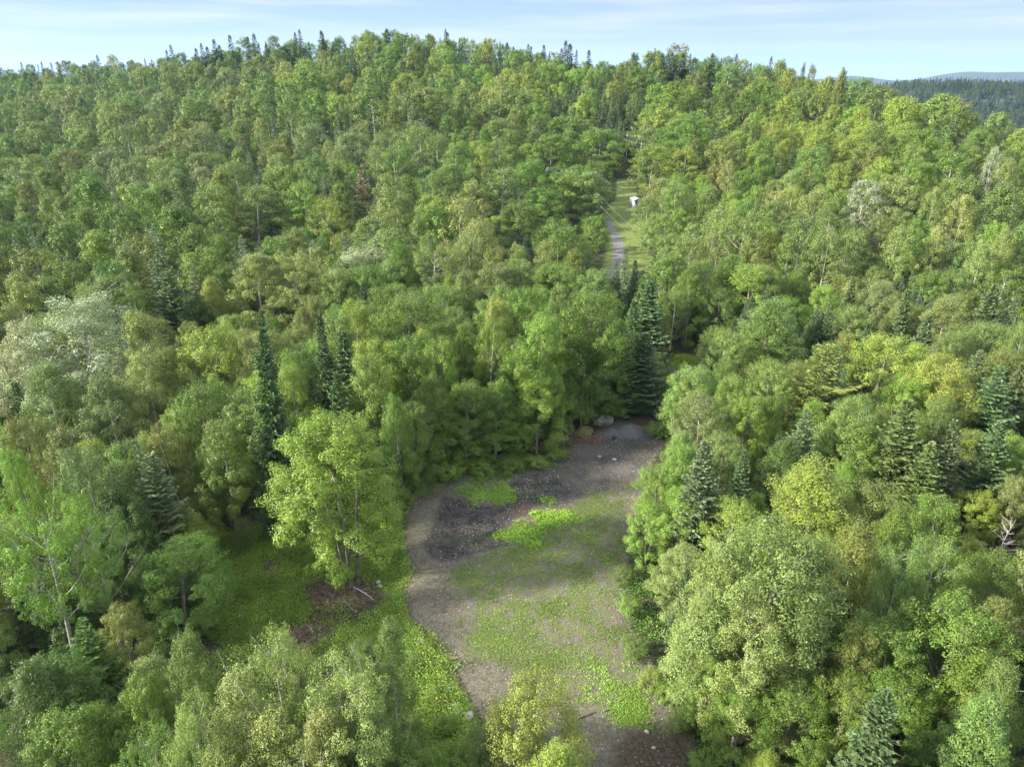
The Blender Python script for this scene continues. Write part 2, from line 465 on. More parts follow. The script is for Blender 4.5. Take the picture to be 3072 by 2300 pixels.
def conifer(seed, step=0.26, nb=10, tw=7, H=15.0, RR=2.6, droop=0.35, power=0.9, base=0.05, wd=0.13, dense=2, bare=0.0, jit=0.18):
    R = np.random.default_rng(seed)
    T = Tubes()
    zs = np.linspace(-0.5, H, 8)
    T.add([(0.06 * sin(z + seed), 0.06 * cos(z * .7), z) for z in zs], [0.19 * (1 - max(z, 0) / H) + 0.012 for z in zs], 6)
    V = []; var = []
    z = H * base + 0.2; ph = 0
    while z < H - 0.12:
        u = (z - H * base) / (H * (1 - base))
        Lb = RR * (1 - u) ** power * (0.9 + 0.1 * sin(z * 2.1 + seed)) + 0.10
        if u < 0.12: Lb *= 0.65 + 3 * u
        n_b = max(4, int(nb * (0.45 + 0.55 * min(1, Lb / RR * 1.6))))
        for b in range(n_b):
            if R.random() < bare: continue
            ph += 2.39996
            a = ph + R.uniform(-.2, .2)
            Lq = Lb * (1 + R.normal(0, jit)); Lq = max(Lq, .12)
            el = 0.45 - 0.25 - droop * (1 - u) + 0.9 * max(0, u - .75) * 2
            n = max(2, int(tw * min(1, Lq / RR * 1.3)))
            t = (np.arange(n) + R.uniform(.2, .8, n)) / n
            t = 0.12 + 0.88 * t
            ca, sa = cos(a), sin(a)
            zz = z + Lq * (t * math.tan(el) - 0.10 * np.sin(t * pi) + 0.16 * t ** 3) 
            P = np.stack([ca * Lq * t, sa * Lq * t, zz], 1)
            axis = np.array([ca, sa, math.tan(el)]); axis /= np.linalg.norm(axis)
            side = np.array([-sa, ca, 0])
            if step < 0.4:
                T.add([(0, 0, z), tuple(P[-1] * np.array([.75, .75, 1]))], [0.03 * (1 - u) + .008, .005], 3)
            for s_ in (-1, 1) if dense < 3 else (-1, 1, 0):
                tl = (0.42 * Lq * (1 - t) + 0.20 + 0.06 * Lq) * R.uniform(.75, 1.25, n)
                dirv = axis[None] * 0.75 + s_ * side[None] * 0.8 + R.normal(0, .13, (n, 3)) + np.array([0, 0, -0.10])
                dirv = unit(dirv)
                e = P + dirv * tl[:, None]
                upv = unit(np.cross(dirv, np.cross(np.array([[0, 0, 1.]]), dirv)) + R.normal(0, .35, (n, 3)))
                wv = unit(np.cross(dirv, upv)) * (wd * R.uniform(.8, 1.3, n))[:, None]
                q = np.empty((n, 4, 3)); m_ = P + (e - P) * .45
                q[:, 0] = P; q[:, 1] = m_ + wv; q[:, 2] = e; q[:, 3] = m_ - wv
                V.append(q.reshape(-1, 3)); var.append(np.clip(R.random(n) * .6 + t * .4, 0, 1))
                if dense >= 2:
                    wv2 = upv * wd * .7
                    q2 = np.empty((n, 4, 3)); q2[:, 0] = P; q2[:, 1] = m_ + wv2; q2[:, 2] = e; q2[:, 3] = m_ - wv2
                    V.append(q2.reshape(-1, 3)); var.append(np.clip(R.random(n) * .6 + t * .4, 0, 1))
        z += step * (0.55 + 0.65 * (1 - u)) * R.uniform(.85, 1.15)
    V = np.concatenate(V); var = np.concatenate(var)
    k = Kit(); k.H = H; k.R = RR
    k.cv, k.ci, k.var = V, np.arange(len(V), dtype=np.int32), var
    k.tv, k.ti = T.get(); k.leafm = M_NEED; k.barkm = M_DARK
    return k

def bare_tree(seed, H=12.0, RR=2.6, mat=None, n=26):
    R = np.random.default_rng(seed); T = Tubes()
    zs = np.linspace(-.5, H, 10)
    wob = lambda z: np.array([.25 * sin(z * .5 + seed), .25 * cos(z * .4 + seed), z])
    T.add([wob(z) for z in zs], [0.15 * (1 - max(z, 0) / H) + 0.015 for z in zs], 6)
    for i in range(n):
        z = H * R.uniform(.25, .97); a = i * 2.4 + R.uniform(-.3, .3); l = RR * R.uniform(.4, 1) * (1.15 - z / H * .6)
        p0 = wob(z); e = p0 + np.array([cos(a) * l, sin(a) * l, l * R.uniform(.3, 1.1)])
        m = (p0 + e) / 2 + R.normal(0, .12, 3)
        T.add(curve3(p0, m, e, 5), np.linspace(.05, .012, 5), 4)
        for q in range(4):
            t = R.uniform(.3, .95); s = p0 + (e - p0) * t; e2 = s + R.normal(0, .55, 3) * l * .4 + np.array([0, 0, .3])
            T.add([s, (s + e2) / 2, e2], [.022, .016, .008], 3)
    k = Kit(); k.H = H; k.R = RR; k.tv, k.ti = T.get(); k.barkm = mat or M_DEAD
    k.cv = None
    return k

# near, middle-distance and far models of each kind
KITS = {
 'maple':  ([broadleaf(11, 70, 5, 122, 0.121, .08, 'round', rc=.82), broadleaf(12, 66, 5, 120, 0.118, .05, 'oval', rc=.80), broadleaf(13, 80, 5, 105, 0.125, .10, 'round', rc=.72, clus=1.1), broadleaf(14, 66, 5, 122, 0.121, .04, 'tall', rc=.85, up=.8)],
            [broadleaf(15, 60, 5, 56, .225, .04, 'dome', rc=1.0, RR=5.0, limbs=8), broadleaf(16, 70, 4, 58, .22, .02, 'dome', rc=.92, RR=4.8, limbs=8), broadleaf(17, 62, 5, 52, .22, .04, 'tall', rc=1.0, RR=4.8, limbs=8), broadleaf(27, 66, 5, 52, .22, .04, 'dome', rc=.95, RR=5.2, limbs=8)],
            [broadleaf(18, 46, 4, 42, .36, .03, 'dome', rc=1.25, RR=5.8, limbs=4), broadleaf(19, 54, 4, 36, .35, .02, 'dome', rc=1.12, RR=5.4, limbs=4), broadleaf(20, 50, 4, 36, .35, .03, 'tall', rc=1.15, RR=5.4, limbs=4), broadleaf(28, 60, 4, 34, .35, .03, 'dome', rc=1.05, RR=6.0, limbs=4)]),
 'poplar': ([broadleaf(31, 60, 5, 116, 0.110, .14, 'oval', True, rc=.75, limbs=10, up=.2, gap=.06), broadleaf(32, 64, 5, 109, 0.110, .12, 'tall', True, rc=.72, limbs=10, up=.2, gap=.08), broadleaf(33, 60, 5, 112, 0.110, .14, 'round', True, rc=.76, limbs=10, up=.2, gap=.08)],
            [broadleaf(34, 48, 4, 54, 0.200, .15, 'oval', True, RR=4.8, rc=0.90, limbs=8, up=.2, gap=.06), broadleaf(35, 50, 4, 51, 0.200, .12, 'tall', True, RR=4.8, rc=0.90, limbs=8, up=.2, gap=.06)],
            [broadleaf(36, 38, 3, 32, 0.336, .12, 'tall', True, RR=4.8, rc=0.98, limbs=4, up=.2), broadleaf(37, 38, 3, 32, 0.336, .12, 'oval', True, RR=4.8, rc=1.01, limbs=4, up=.2)]),
 'birch':  ([broadleaf(41, 48, 4, 120, 0.113, .28, 'flat', True, rc=.75, limbs=16, up=.3, gap=.12), broadleaf(42, 48, 4, 116, 0.113, .25, 'oval', True, rc=.72, limbs=16, up=.3, gap=.15)],
            [broadleaf(43, 40, 4, 54, 0.208, .22, 'round', True, rc=.80, limbs=14, up=.3, gap=.08), broadleaf(44, 40, 4, 51, 0.208, .28, 'oval', True, rc=.78, limbs=14, up=.3, gap=.10)],
            [broadleaf(45, 32, 3, 35, 0.336, .18, 'round', True, rc=.9, limbs=8, up=.3, gap=.05)]),
 'clump':  ([broadleaf(46, 110, 5, 153, 0.110, 0.25, 'round', rc=.80, stems=6, H=15)],)*3,
 'shrub':  ([broadleaf(51, 34, 3, 70, .22, .02, 'flat', rc=1.1, H=8.0, limbs=8), broadleaf(52, 30, 3, 70, .22, .02, 'round', rc=1.1, H=8.0, limbs=8)],
            [broadleaf(53, 24, 2, 34, .42, .02, 'round', rc=1.3, H=8.0, limbs=4)],
            [broadleaf(53, 24, 2, 34, .42, .02, 'round', rc=1.3, H=8.0, limbs=4)]),
 'spruce': ([conifer(61, power=.78, jit=.26, bare=.06, nb=12), conifer(62, RR=2.5, power=.7, jit=.3, bare=.1, nb=12), conifer(63, step=.24, RR=2.8, droop=.5, jit=.25, power=.75, nb=11)],
            [conifer(64, step=.42, nb=8, tw=4, wd=.2, dense=1), conifer(65, step=.4, nb=8, tw=4, wd=.2, dense=1, power=.75)],
            [conifer(66, step=.55, nb=9, tw=4, wd=.32, dense=1, power=.75)]),
 'fir':    ([conifer(71, step=.42, nb=9, tw=9, RR=2.9, droop=.12, power=.8, dense=2, jit=.22, bare=.05), conifer(72, step=.40, nb=10, tw=9, RR=2.9, droop=.2, power=.7, dense=2, jit=.25)],
            [conifer(73, step=.55, nb=8, tw=4, wd=.2, RR=2.9, droop=.15, power=.8, dense=1)],
            [conifer(74, step=.6, nb=9, tw=4, wd=.32, RR=2.9, droop=.15, dense=1)]),
 'pine':   ([conifer(81, step=.5, nb=7, tw=11, RR=3.6, droop=.05, power=.55, wd=.10, dense=3, bare=.12, jit=.25, base=.12)],
            [conifer(82, step=.7, nb=7, tw=6, RR=3.6, droop=.05, power=.55, wd=.18, dense=1, bare=.1, jit=.25)],
            [conifer(82, step=.7, nb=7, tw=6, RR=3.6, droop=.05, power=.55, wd=.18, dense=1, bare=.1, jit=.25)]),
 'dead':   ([bare_tree(91), bare_tree(92)],) * 3,
}
_mc = {}
def kit_meshes(kind, lod, vi):
    key = (kind, 0 if len(KITS[kind]) == 0 else lod, vi)
    if key not in _mc:
        k = KITS[kind][lod][vi]
        tr = mesh_np('trunk', k.tv, 4, k.ti, k.barkm, smooth=True)
        cr = None if k.cv is None else mesh_np('crown', k.cv, 4, k.ci, k.leafm, {'var': k.var})
        _mc[key] = (tr, cr)
    return _mc[key]

TINT = {
 'hillspruce': ((0.035, 0.058, 0.030), 'dark green'), 'hillgreen': ((0.056, 0.088, 0.032), 'green'),
 'green': ((0.094, 0.153, 0.026), 'mid green'), 'dark': ((0.058, 0.105, 0.022), 'dark green'), 'bright': ((0.131, 0.209, 0.036), 'bright green'),
 'yellow': ((0.164, 0.215, 0.038), 'yellow-green'), 'gold': ((0.173, 0.218, 0.038), 'golden green'), 'pale': ((0.175, 0.209, 0.066), 'pale green'), 'silver': ((0.117, 0.176, 0.051), 'silvery green'),
 'tan': ((0.196, 0.231, 0.074), 'tan-green'), 'cream': ((.235, .260, .160), 'cream-tinged grey-green'), 'olive': ((0.124, 0.153, 0.036), 'olive green'), 'soft': ((0.117, 0.172, 0.044), 'soft green'),
 'blue': ((0.091, 0.129, 0.053), 'bluish green'), 'spruce': ((.074, .118, .046), 'dark green'), 'firgreen': ((0.084, 0.132, 0.038), 'green'), 'grey': ((0.124, 0.165, 0.060), 'greyish green'),
 'lime': ((0.148, 0.221, 0.033), 'bright yellow-green'), 'rust': ((0.193, 0.145, 0.066), 'rusty brown'), 'red': ((0.204, 0.100, 0.051), 'red-brown'), 'wood': ((0.352, 0.291, 0.281), 'bare grey'),
}

# ------------------------------------------------------------------ trees placed one by one: px, py of the top, crown width in px, kind, colour, height in m
HERO = [
 # shrubs and saplings at the edges of the open ground
 (640,1690,80,'shrub','bright',1.6),(700,1610,90,'shrub','green',1.8),(870,1640,70,'shrub','yellow',1.4),(620,1850,90,'shrub','soft',2.0),(770,1890,80,'shrub','bright',1.5),(1180,1530,80,'shrub','bright',1.8),(1190,1650,60,'shrub','green',1.3),(1165,1880,70,'shrub','yellow',1.3),(1240,1975,70,'shrub','soft',1.2),(1335,2150,80,'shrub','bright',1.3),(1300,2060,60,'shrub','bright',1.0),(560,1750,110,'shrub','green',2.2),(1120,1600,70,'shrub','yellow',1.5),(1085,1925,80,'shrub','soft',1.5),(820,1760,60,'shrub','bright',1.0),(730,1770,70,'shrub','bright',1.2),(930,1680,60,'shrub','green',1.2),(1200,1480,90,'shrub','yellow',2.2),(1250,1408,100,'shrub','soft',2.6),(1345,1388,100,'shrub','bright',2.4),(1440,1378,90,'shrub','bright',2.0),(1530,1372,90,'shrub','green',1.9),(1610,1372,70,'shrub','yellow',1.5),(1690,1345,50,'shrub','soft',1.2),(1985,1270,80,'shrub','bright',2.0),(1890,1800,80,'shrub','bright',1.6),(1905,1920,90,'shrub','green',1.8),(1965,2010,90,'shrub','yellow',1.6),(2040,2140,90,'shrub','soft',1.6),(2010,2060,80,'shrub','bright',1.3),(2110,2280,100,'shrub','bright',1.6),(1875,1700,70,'shrub','green',1.6),
 # foreground and lower part of the frame
 (1000,1250,365,'clump','lime',15.5,1752),
 (763,997,118,'spruce','spruce',22,1600),(942,1130,100,'spruce','firgreen',13),(1030,990,110,'spruce','spruce',17),(963,935,80,'spruce','spruce',19),(1000,1120,90,'spruce','spruce',14),
 (55,960,230,'poplar','cream',17),(235,888,430,'poplar','cream',19),(400,930,250,'poplar','tan',18),(130,1080,260,'poplar','grey',15),(430,1060,200,'poplar','tan',15),(300,1120,240,'poplar','grey',14),
 (600,975,230,'maple','yellow',17),(490,1030,150,'maple','olive',15),(570,1150,230,'maple','green',15),(640,1250,210,'maple','green',14),(500,1270,180,'maple','olive',12),
 (860,1085,150,'maple','yellow',15),(830,985,150,'maple','olive',15),(880,1230,120,'maple','green',12),
 (980,930,200,'maple','soft',16),(1060,895,190,'maple','yellow',16),(1200,885,280,'maple','green',17),(1220,1000,190,'maple','green',15),(1110,1055,190,'maple','bright',16),(1330,1010,140,'maple','bright',15),
 (1465,945,130,'birch','yellow',16),(1620,940,210,'maple','bright',18,1310),(1765,865,240,'maple','green',18,1262),(1570,860,180,'maple','green',16),(1490,885,150,'maple','yellow',16),(1680,900,150,'maple','green',16),
 (1290,1130,200,'maple','green',14,1425),(1240,1200,170,'maple','green',12,1470),(1385,1140,190,'maple','green',14,1395),(1490,1150,190,'maple','green',13,1385),(1560,1050,180,'maple','green',15,1350),(1620,1120,190,'maple','bright',14,1360),(1690,1060,160,'maple','green',15,1295),(1180,1180,150,'maple','green',13),
 (1820,1035,140,'maple','bright',14,1245),(1960,1045,100,'maple','yellow',10,1215),(1790,1130,120,'maple','green',10,1275),
 (1905,905,90,'spruce','spruce',19,1190),(1960,845,110,'spruce','spruce',19,1140),(1855,790,80,'fir','blue',16,1040),(1903,780,60,'spruce','spruce',18,1030),(1879,742,60,'spruce','spruce',17,960),(1800,835,80,'fir','blue',14,1060),(1925,850,80,'spruce','firgreen',17,1120),(1870,985,110,'spruce','spruce',16,1240),(1935,1000,110,'spruce','spruce',15,1235),
 # right of the clearing
 (2090,1085,190,'maple','soft',12),(2030,1290,165,'maple','soft',10),(1990,1400,130,'maple','bright',8.5),(2075,1330,150,'maple','green',11),(1955,1510,125,'maple','bright',7),(2050,1450,160,'maple','bright',9),
 (2130,1190,180,'maple','grey',12),(2205,1115,150,'maple','bright',13),(2235,1185,150,'maple','bright',12),(2320,1185,110,'maple','green',12),(2340,1075,150,'maple','soft',13),
 (2125,1325,150,'fir','blue',14),(2130,1395,190,'fir','firgreen',11),(2425,1235,170,'fir','blue',13),(2350,1310,230,'maple','dark',11),(2480,1040,250,'pine','olive',15),
 (2560,1190,220,'maple','soft',13),(2600,1260,200,'maple','green',12),(2745,1205,190,'fir','firgreen',15),(2800,1330,160,'fir','firgreen',12),(2870,1260,110,'spruce','blue',13),(3010,1265,150,'fir','spruce',13),(2890,1290,170,'dead','wood',11),
 (3010,1100,200,'fir','spruce',14),(2860,1062,240,'maple','gold',14),(2935,1050,110,'fir','blue',13),(2650,995,260,'maple','yellow',14),(2610,970,60,'spruce','spruce',14),(3050,1300,130,'maple','bright',11),(3060,1420,130,'maple','pale',9),(3045,1560,130,'dead','wood',7),
 (2485,1385,400,'maple','yellow',13.5),(2640,1440,260,'maple','olive',12),(2275,1545,440,'maple','soft',17),(2170,1620,240,'poplar','pale',14),(2430,1640,240,'maple','silver',15),(2070,1640,210,'maple','tan',7),(2130,1760,240,'maple','pale',10),(2260,1800,300,'poplar','pale',12.5),(2420,1850,260,'maple','soft',11),
 (2600,1580,260,'maple','olive',12),(2840,1612,240,'poplar','silver',14),(2730,1635,160,'poplar','silver',14),(2700,1520,200,'maple','green',12),(2850,1500,240,'maple','green',12),(2990,1640,220,'maple','green',11),
 (2840,1795,360,'maple','green',12.5),(2990,1800,260,'maple','olive',12),(2680,1860,280,'maple','green',11),(2590,1850,200,'maple','olive',11),(2930,1950,300,'maple','green',10.5),(2740,2060,260,'maple','green',9.5),(2658,2078,150,'spruce','spruce',12),(3045,1990,240,'poplar','soft',12),(2990,2120,300,'maple','soft',11),(2530,2010,240,'maple','green',9),(2380,2050,240,'maple','green',8.5),(2320,2270,200,'maple','yellow',5),
 (2150,1930,180,'maple','green',8),(2240,2060,200,'maple','green',7.5),(2880,2210,240,'maple','dark',8),
 # left foreground
 (85,1530,280,'birch','bright',15),(240,1545,210,'birch','soft',13),(20,1330,120,'maple','bright',14),(40,1240,170,'maple','olive',14),(245,1345,260,'poplar','grey',15),(170,1300,200,'maple','olive',14),(345,1390,210,'maple','soft',13),
 (405,1330,120,'fir','blue',14),(450,1355,170,'fir','blue',14),(320,1480,240,'maple','dark',12),(410,1500,160,'maple','dark',11),(500,1525,190,'maple','yellow',8),(505,1638,255,'maple','bright',9),(230,1470,110,'maple','yellow',12),
 (230,1860,200,'fir','dark',10),(340,1820,190,'maple','olive',9),(540,1880,220,'poplar','soft',14),(830,1895,270,'poplar','tan',15),(680,2000,300,'poplar','tan',15),(560,2090,200,'poplar','tan',14),(1010,1985,320,'poplar','tan',15),(1155,1848,200,'poplar','silver',14),(1070,1960,180,'poplar','silver',13),
 (60,1980,260,'maple','dark',11),(190,1950,220,'maple','dark',10),(130,2160,280,'maple','green',9.5),(300,2150,240,'maple','green',9),(420,2030,220,'maple','green',11),(420,2190,240,'poplar','soft',11),(800,2120,330,'poplar','tan',13),(950,2120,300,'poplar','pale',13),(1110,2110,250,'poplar','silver',12),(1220,2200,240,'maple','green',9.5),(640,2230,260,'poplar','tan',12),(900,2250,300,'poplar','pale',12),
 (1580,2078,330,'maple','yellow',12),(1640,2235,310,'maple','yellow',11),(1440,2190,200,'maple','soft',8.5),(1350,2230,200,'maple','green',8),
 (130,1700,200,'maple','dark',9),(420,1660,150,'maple','dark',8),
 # middle band, left
 (770,752,250,'poplar','tan',16),(885,748,200,'poplar','tan',16),(490,818,120,'fir','blue',14),(470,780,110,'fir','spruce',14),(600,745,210,'maple','green',15),(640,835,140,'maple','yellow',12),(560,880,150,'maple','dark',11),
 (60,835,190,'maple','olive',14),(140,828,140,'maple','soft',14),(330,825,190,'maple','soft',14),(250,860,160,'maple','yellow',12),(270,690,160,'maple','yellow',14),(190,780,150,'maple','green',14),(430,870,110,'maple','yellow',10),(200,660,150,'maple','green',14),
 (760,560,230,'poplar','soft',15),(900,540,170,'poplar','bright',15),(980,590,150,'poplar','yellow',14),(660,620,170,'poplar','soft',14),(1090,735,200,'poplar','cream',15),(1020,800,160,'maple','soft',14),(1180,780,140,'maple','soft',14),
 (1295,735,180,'birch','soft',16),(1400,690,140,'poplar','tan',15),(1440,650,150,'poplar','tan',16),(1280,700,110,'maple','bright',13),(1340,860,160,'birch','green',14),(1490,785,200,'maple','soft',14),(1570,775,160,'maple','soft',14),(1700,785,170,'maple','green',14),(1770,800,140,'maple','soft',14),(1620,800,130,'maple','green',13),
 (1260,378,170,'poplar','soft',16),(1190,440,150,'poplar','soft',15),(1370,428,130,'poplar','soft',15),(1450,435,100,'poplar','yellow',15),(1510,500,170,'birch','soft',16),(1420,540,150,'poplar','pale',15),(1130,440,110,'poplar','grey',14),(1310,400,120,'poplar','soft',15),
 (1080,510,90,'pine','rust',13),(1108,618,40,'spruce','red',9),(1690,510,150,'maple','bright',13),(1765,512,140,'maple','soft',13),(1640,560,150,'maple','green',12),(1560,600,150,'maple','green',12),(1650,400,150,'maple','green',14),(1800,385,160,'maple','green',14),(1710,345,170,'maple','green',14),(1610,268,110,'maple','gold',13),
 (1990,530,140,'poplar','pale',14,690),(1944,586,100,'poplar','soft',13,725),(1960,640,90,'maple','soft',9,745),(2010,700,110,'maple','soft',10),(1985,325,120,'maple','gold',14),(1960,430,150,'poplar','yellow',15),(2050,440,140,'poplar','yellow',14),(2040,545,170,'poplar','soft',14),(2000,640,140,'poplar','soft',11),(2120,560,110,'maple','soft',13),
 # middle band, right: aspens
 (2165,615,140,'poplar','pale',16),(2235,625,150,'birch','soft',17),(2330,600,130,'maple','soft',14),(2440,560,160,'poplar','pale',16),(2510,595,140,'poplar','soft',15),(2590,530,130,'birch','cream',16),(2680,525,150,'birch','pale',16),(2800,560,100,'poplar','pale',15),(2890,582,130,'poplar','tan',15),(2700,675,150,'poplar','pale',15),(2485,685,170,'poplar','soft',15),(2420,640,120,'birch','soft',16),(2820,680,120,'poplar','pale',14),(2960,720,110,'poplar','pale',14),(2560,700,140,'poplar','pale',14),(3020,680,100,'poplar','pale',14),(2990,440,80,'poplar','cream',15),(3030,480,90,'poplar','pale',14),(2380,700,140,'poplar','soft',14),
 (2255,785,210,'maple','bright',14),(2485,850,130,'maple','bright',12),(2320,905,280,'maple','soft',14),(2190,985,150,'maple','soft',12),(2495,890,80,'fir','spruce',14),(2463,930,55,'fir','spruce',12),(2725,870,80,'spruce','blue',14),(2790,940,90,'spruce','blue',13),(2985,855,90,'spruce','blue',14),(2840,880,200,'poplar','pale',14),(2950,960,200,'maple','soft',13),(2580,920,150,'maple','soft',12),(2640,830,130,'maple','grey',13),
 (2080,700,160,'poplar','soft',15),(2010,760,150,'maple','green',13),(2030,860,90,'birch','green',15,1055),(2175,860,110,'maple','dark',13,1045),(1965,665,90,'maple','soft',9,775),(1788,640,90,'maple','green',9,760),
]

MINR = {'maple': 3.0, 'poplar': 2.8, 'birch': 3.0, 'spruce': 1.5, 'fir': 1.7, 'pine': 2.4, 'shrub': 1.6, 'dead': 1.0, 'clump': 4.0}
TREES = []   # dict(x,y,z,h,r,kind,tint,hero)
ha = np.array([(h[0], h[1], h[2], h[5]) for h in HERO], float)
hx, hy, hok = hit(ha[:, 0], ha[:, 1], ha[:, 3])
for i, h in enumerate(HERO):
    x, y = hx[i], hy[i]
    hh = h[5]
    if len(h) > 6:                       # height from the foot seen in the photo
        bx, by, _ = hit([h[0]], [h[6]]); bx, by = float(bx[0]), float(by[0])
        dx_, dy_, dz_ = [float(v) for v in ray(h[0], h[1])]
        x, y = dx_ / dy_ * by, by
        hh = CAMZ + dz_ * by / dy_ - float(terr(x, y))
    z = float(terr(x, y))
    dist = math.sqrt(x * x + y * y + (CAMZ - z - hh * .7) ** 2)
    dep = y * cos(PITCH) + (CAMZ - z - hh * .6) * sin(PITCH)
    r = h[2] * dep / 2128 / 2 * {'maple': 1.08, 'poplar': 1.08, 'birch': 1.08, 'spruce': 1.2, 'fir': 1.15}.get(h[3], 1)
    TREES.append(dict(x=x, y=y, z=z, h=hh, r=r, kind=h[3], tint=h[4], hero=True, px=h[0], py=h[1]))

# ------------------------------------------------------------------ the rest of the wood: scattered, denser with distance
RW, RH = 512, 383
SX = RW / 3072
yy, xx = np.mgrid[0:RH, 0:RW]
def poly_screen(pts):
    P = np.array(pts, float) * SX
    return sdf(P, xx + .5, yy + .5) > -0.5
open_scr = np.zeros((RH, RW), bool)
for k in ('lot', 'under', 'road', 'lawn', 'spot', 'edge', 'brown5'):
    open_scr |= poly_screen(POLY[k])
TRK = {'clump': .35, 'birch': .3}
def ellipse(t):
    h, r = t['h'], t['r']
    cb = .12 if t['kind'] not in ('birch', 'poplar', 'clump') else .25
    zc = t['z'] + h * (cb + 1) / 2
    px, py, dep = project(t['x'], t['y'], zc)
    cosd = (CAMZ - zc) / math.sqrt(t['x'] ** 2 + t['y'] ** 2 + (CAMZ - zc) ** 2)
    hv = h * (1 - cb) / 2
    ry = math.sqrt((hv * math.sqrt(max(0, 1 - cosd ** 2))) ** 2 + (r * cosd) ** 2)
    s = 2128 / dep * SX
    return px * SX, py * SX, r * s, ry * s, dep
def ell_mask(e, f=1.0):
    cx, cy, rx, ry, dep = e
    x0, x1 = int(max(0, cx - rx)), int(min(RW, cx + rx + 1)); y0, y1 = int(max(0, cy - ry)), int(min(RH, cy + ry + 1))
    if x0 >= x1 or y0 >= y1: return None
    sub = ((xx[y0:y1, x0:x1] + .5 - cx) / (rx * f + .3)) ** 2 + ((yy[y0:y1, x0:x1] + .5 - cy) / (ry * f + .3)) ** 2 <= 1
    return (slice(y0, y1), slice(x0, x1)), sub
hdep = np.full((RH, RW), 0.0)
for t in sorted(TREES, key=lambda t: -t['y']):
    e = ellipse(t); m = ell_mask(e)
    if m: hdep[m[0]][m[1]] = e[4]

cell = {}
def put(t): cell.setdefault((int(t['x'] // 8), int(t['y'] // 8)), []).append(t)
def crowded(x, y, r):
    cx, cy = int(x // 8), int(y // 8)
    for i in (-1, 0, 1):
        for j in (-1, 0, 1):
            for t in cell.get((cx + i, cy + j), ()):
                if (t['x'] - x) ** 2 + (t['y'] - y) ** 2 < ((r + min(t['r'], 3.2 if abs(x) + y < 180 else 7.0)) * .77) ** 2: return True
    return False
for t in TREES: put(t)

AZL, AZR = -0.86, 0.86
def palette(px, py, x, y, R):
    """what grows where, with some ridge sunlight painted in as yellow, following the patches of colour in the photo"""
    n1 = float(vnoise(x, y, 42, 11)); n2 = float(vnoise(x, y, 16, 12)); n3 = float(vnoise(x, y, 60, 13))
    u = R.random()
    pc = 0.07
    if 1650 < px < 1950 and 215 < py < 420: pc = .55
    if py < 190 and px < 2150: pc = .22
    if px > 2000 and py > 800: pc = .16
    if px < 1150 and 300 < py < 900: pc = .14
    if px > 2200 and py < 560: pc = .03
    if u < pc: return ('spruce' if R.random() < .6 else 'fir'), ('spruce' if R.random() < .6 else 'blue')
    if n2 > (.26 if px < 2200 or py > 520 else .38) and R.random() < .6 or n1 > .38:
        if px < 1300: return 'poplar', R.choice(['soft', 'pale', 'grey', 'tan', 'soft', 'soft'])
        return 'poplar', R.choice(['soft', 'pale', 'soft', 'yellow', 'tan'])
    if R.random() < .05: return 'birch', R.choice(['soft', 'pale', 'green'])
    n4 = float(vnoise(x, y, 34, 14)) + float(vnoise(x, y, 13, 15)) * .6 + R.normal(0, .11)   # -0.8 .. 0.8
    def pickc(seq):
        k = int(np.clip((n4 + .62) / 1.24 * len(seq), 0, len(seq) - 1)); return seq[k]
    if px > 2250 and py < 520 or (850 < px < 2300 and py < 300):
        return 'maple', pickc(['dark', 'green', 'olive', 'green', 'soft', 'yellow', 'bright', 'yellow', 'gold'])  # on the ridge, part of the yellow and gold stands in for sunlight
    if px < 1300 and py < 560:
        return 'maple', pickc(['dark', 'green', 'soft', 'olive', 'grey', 'soft', 'pale'])
    return 'maple', pickc(['dark', 'green', 'olive', 'green', 'soft', 'bright', 'yellow'])

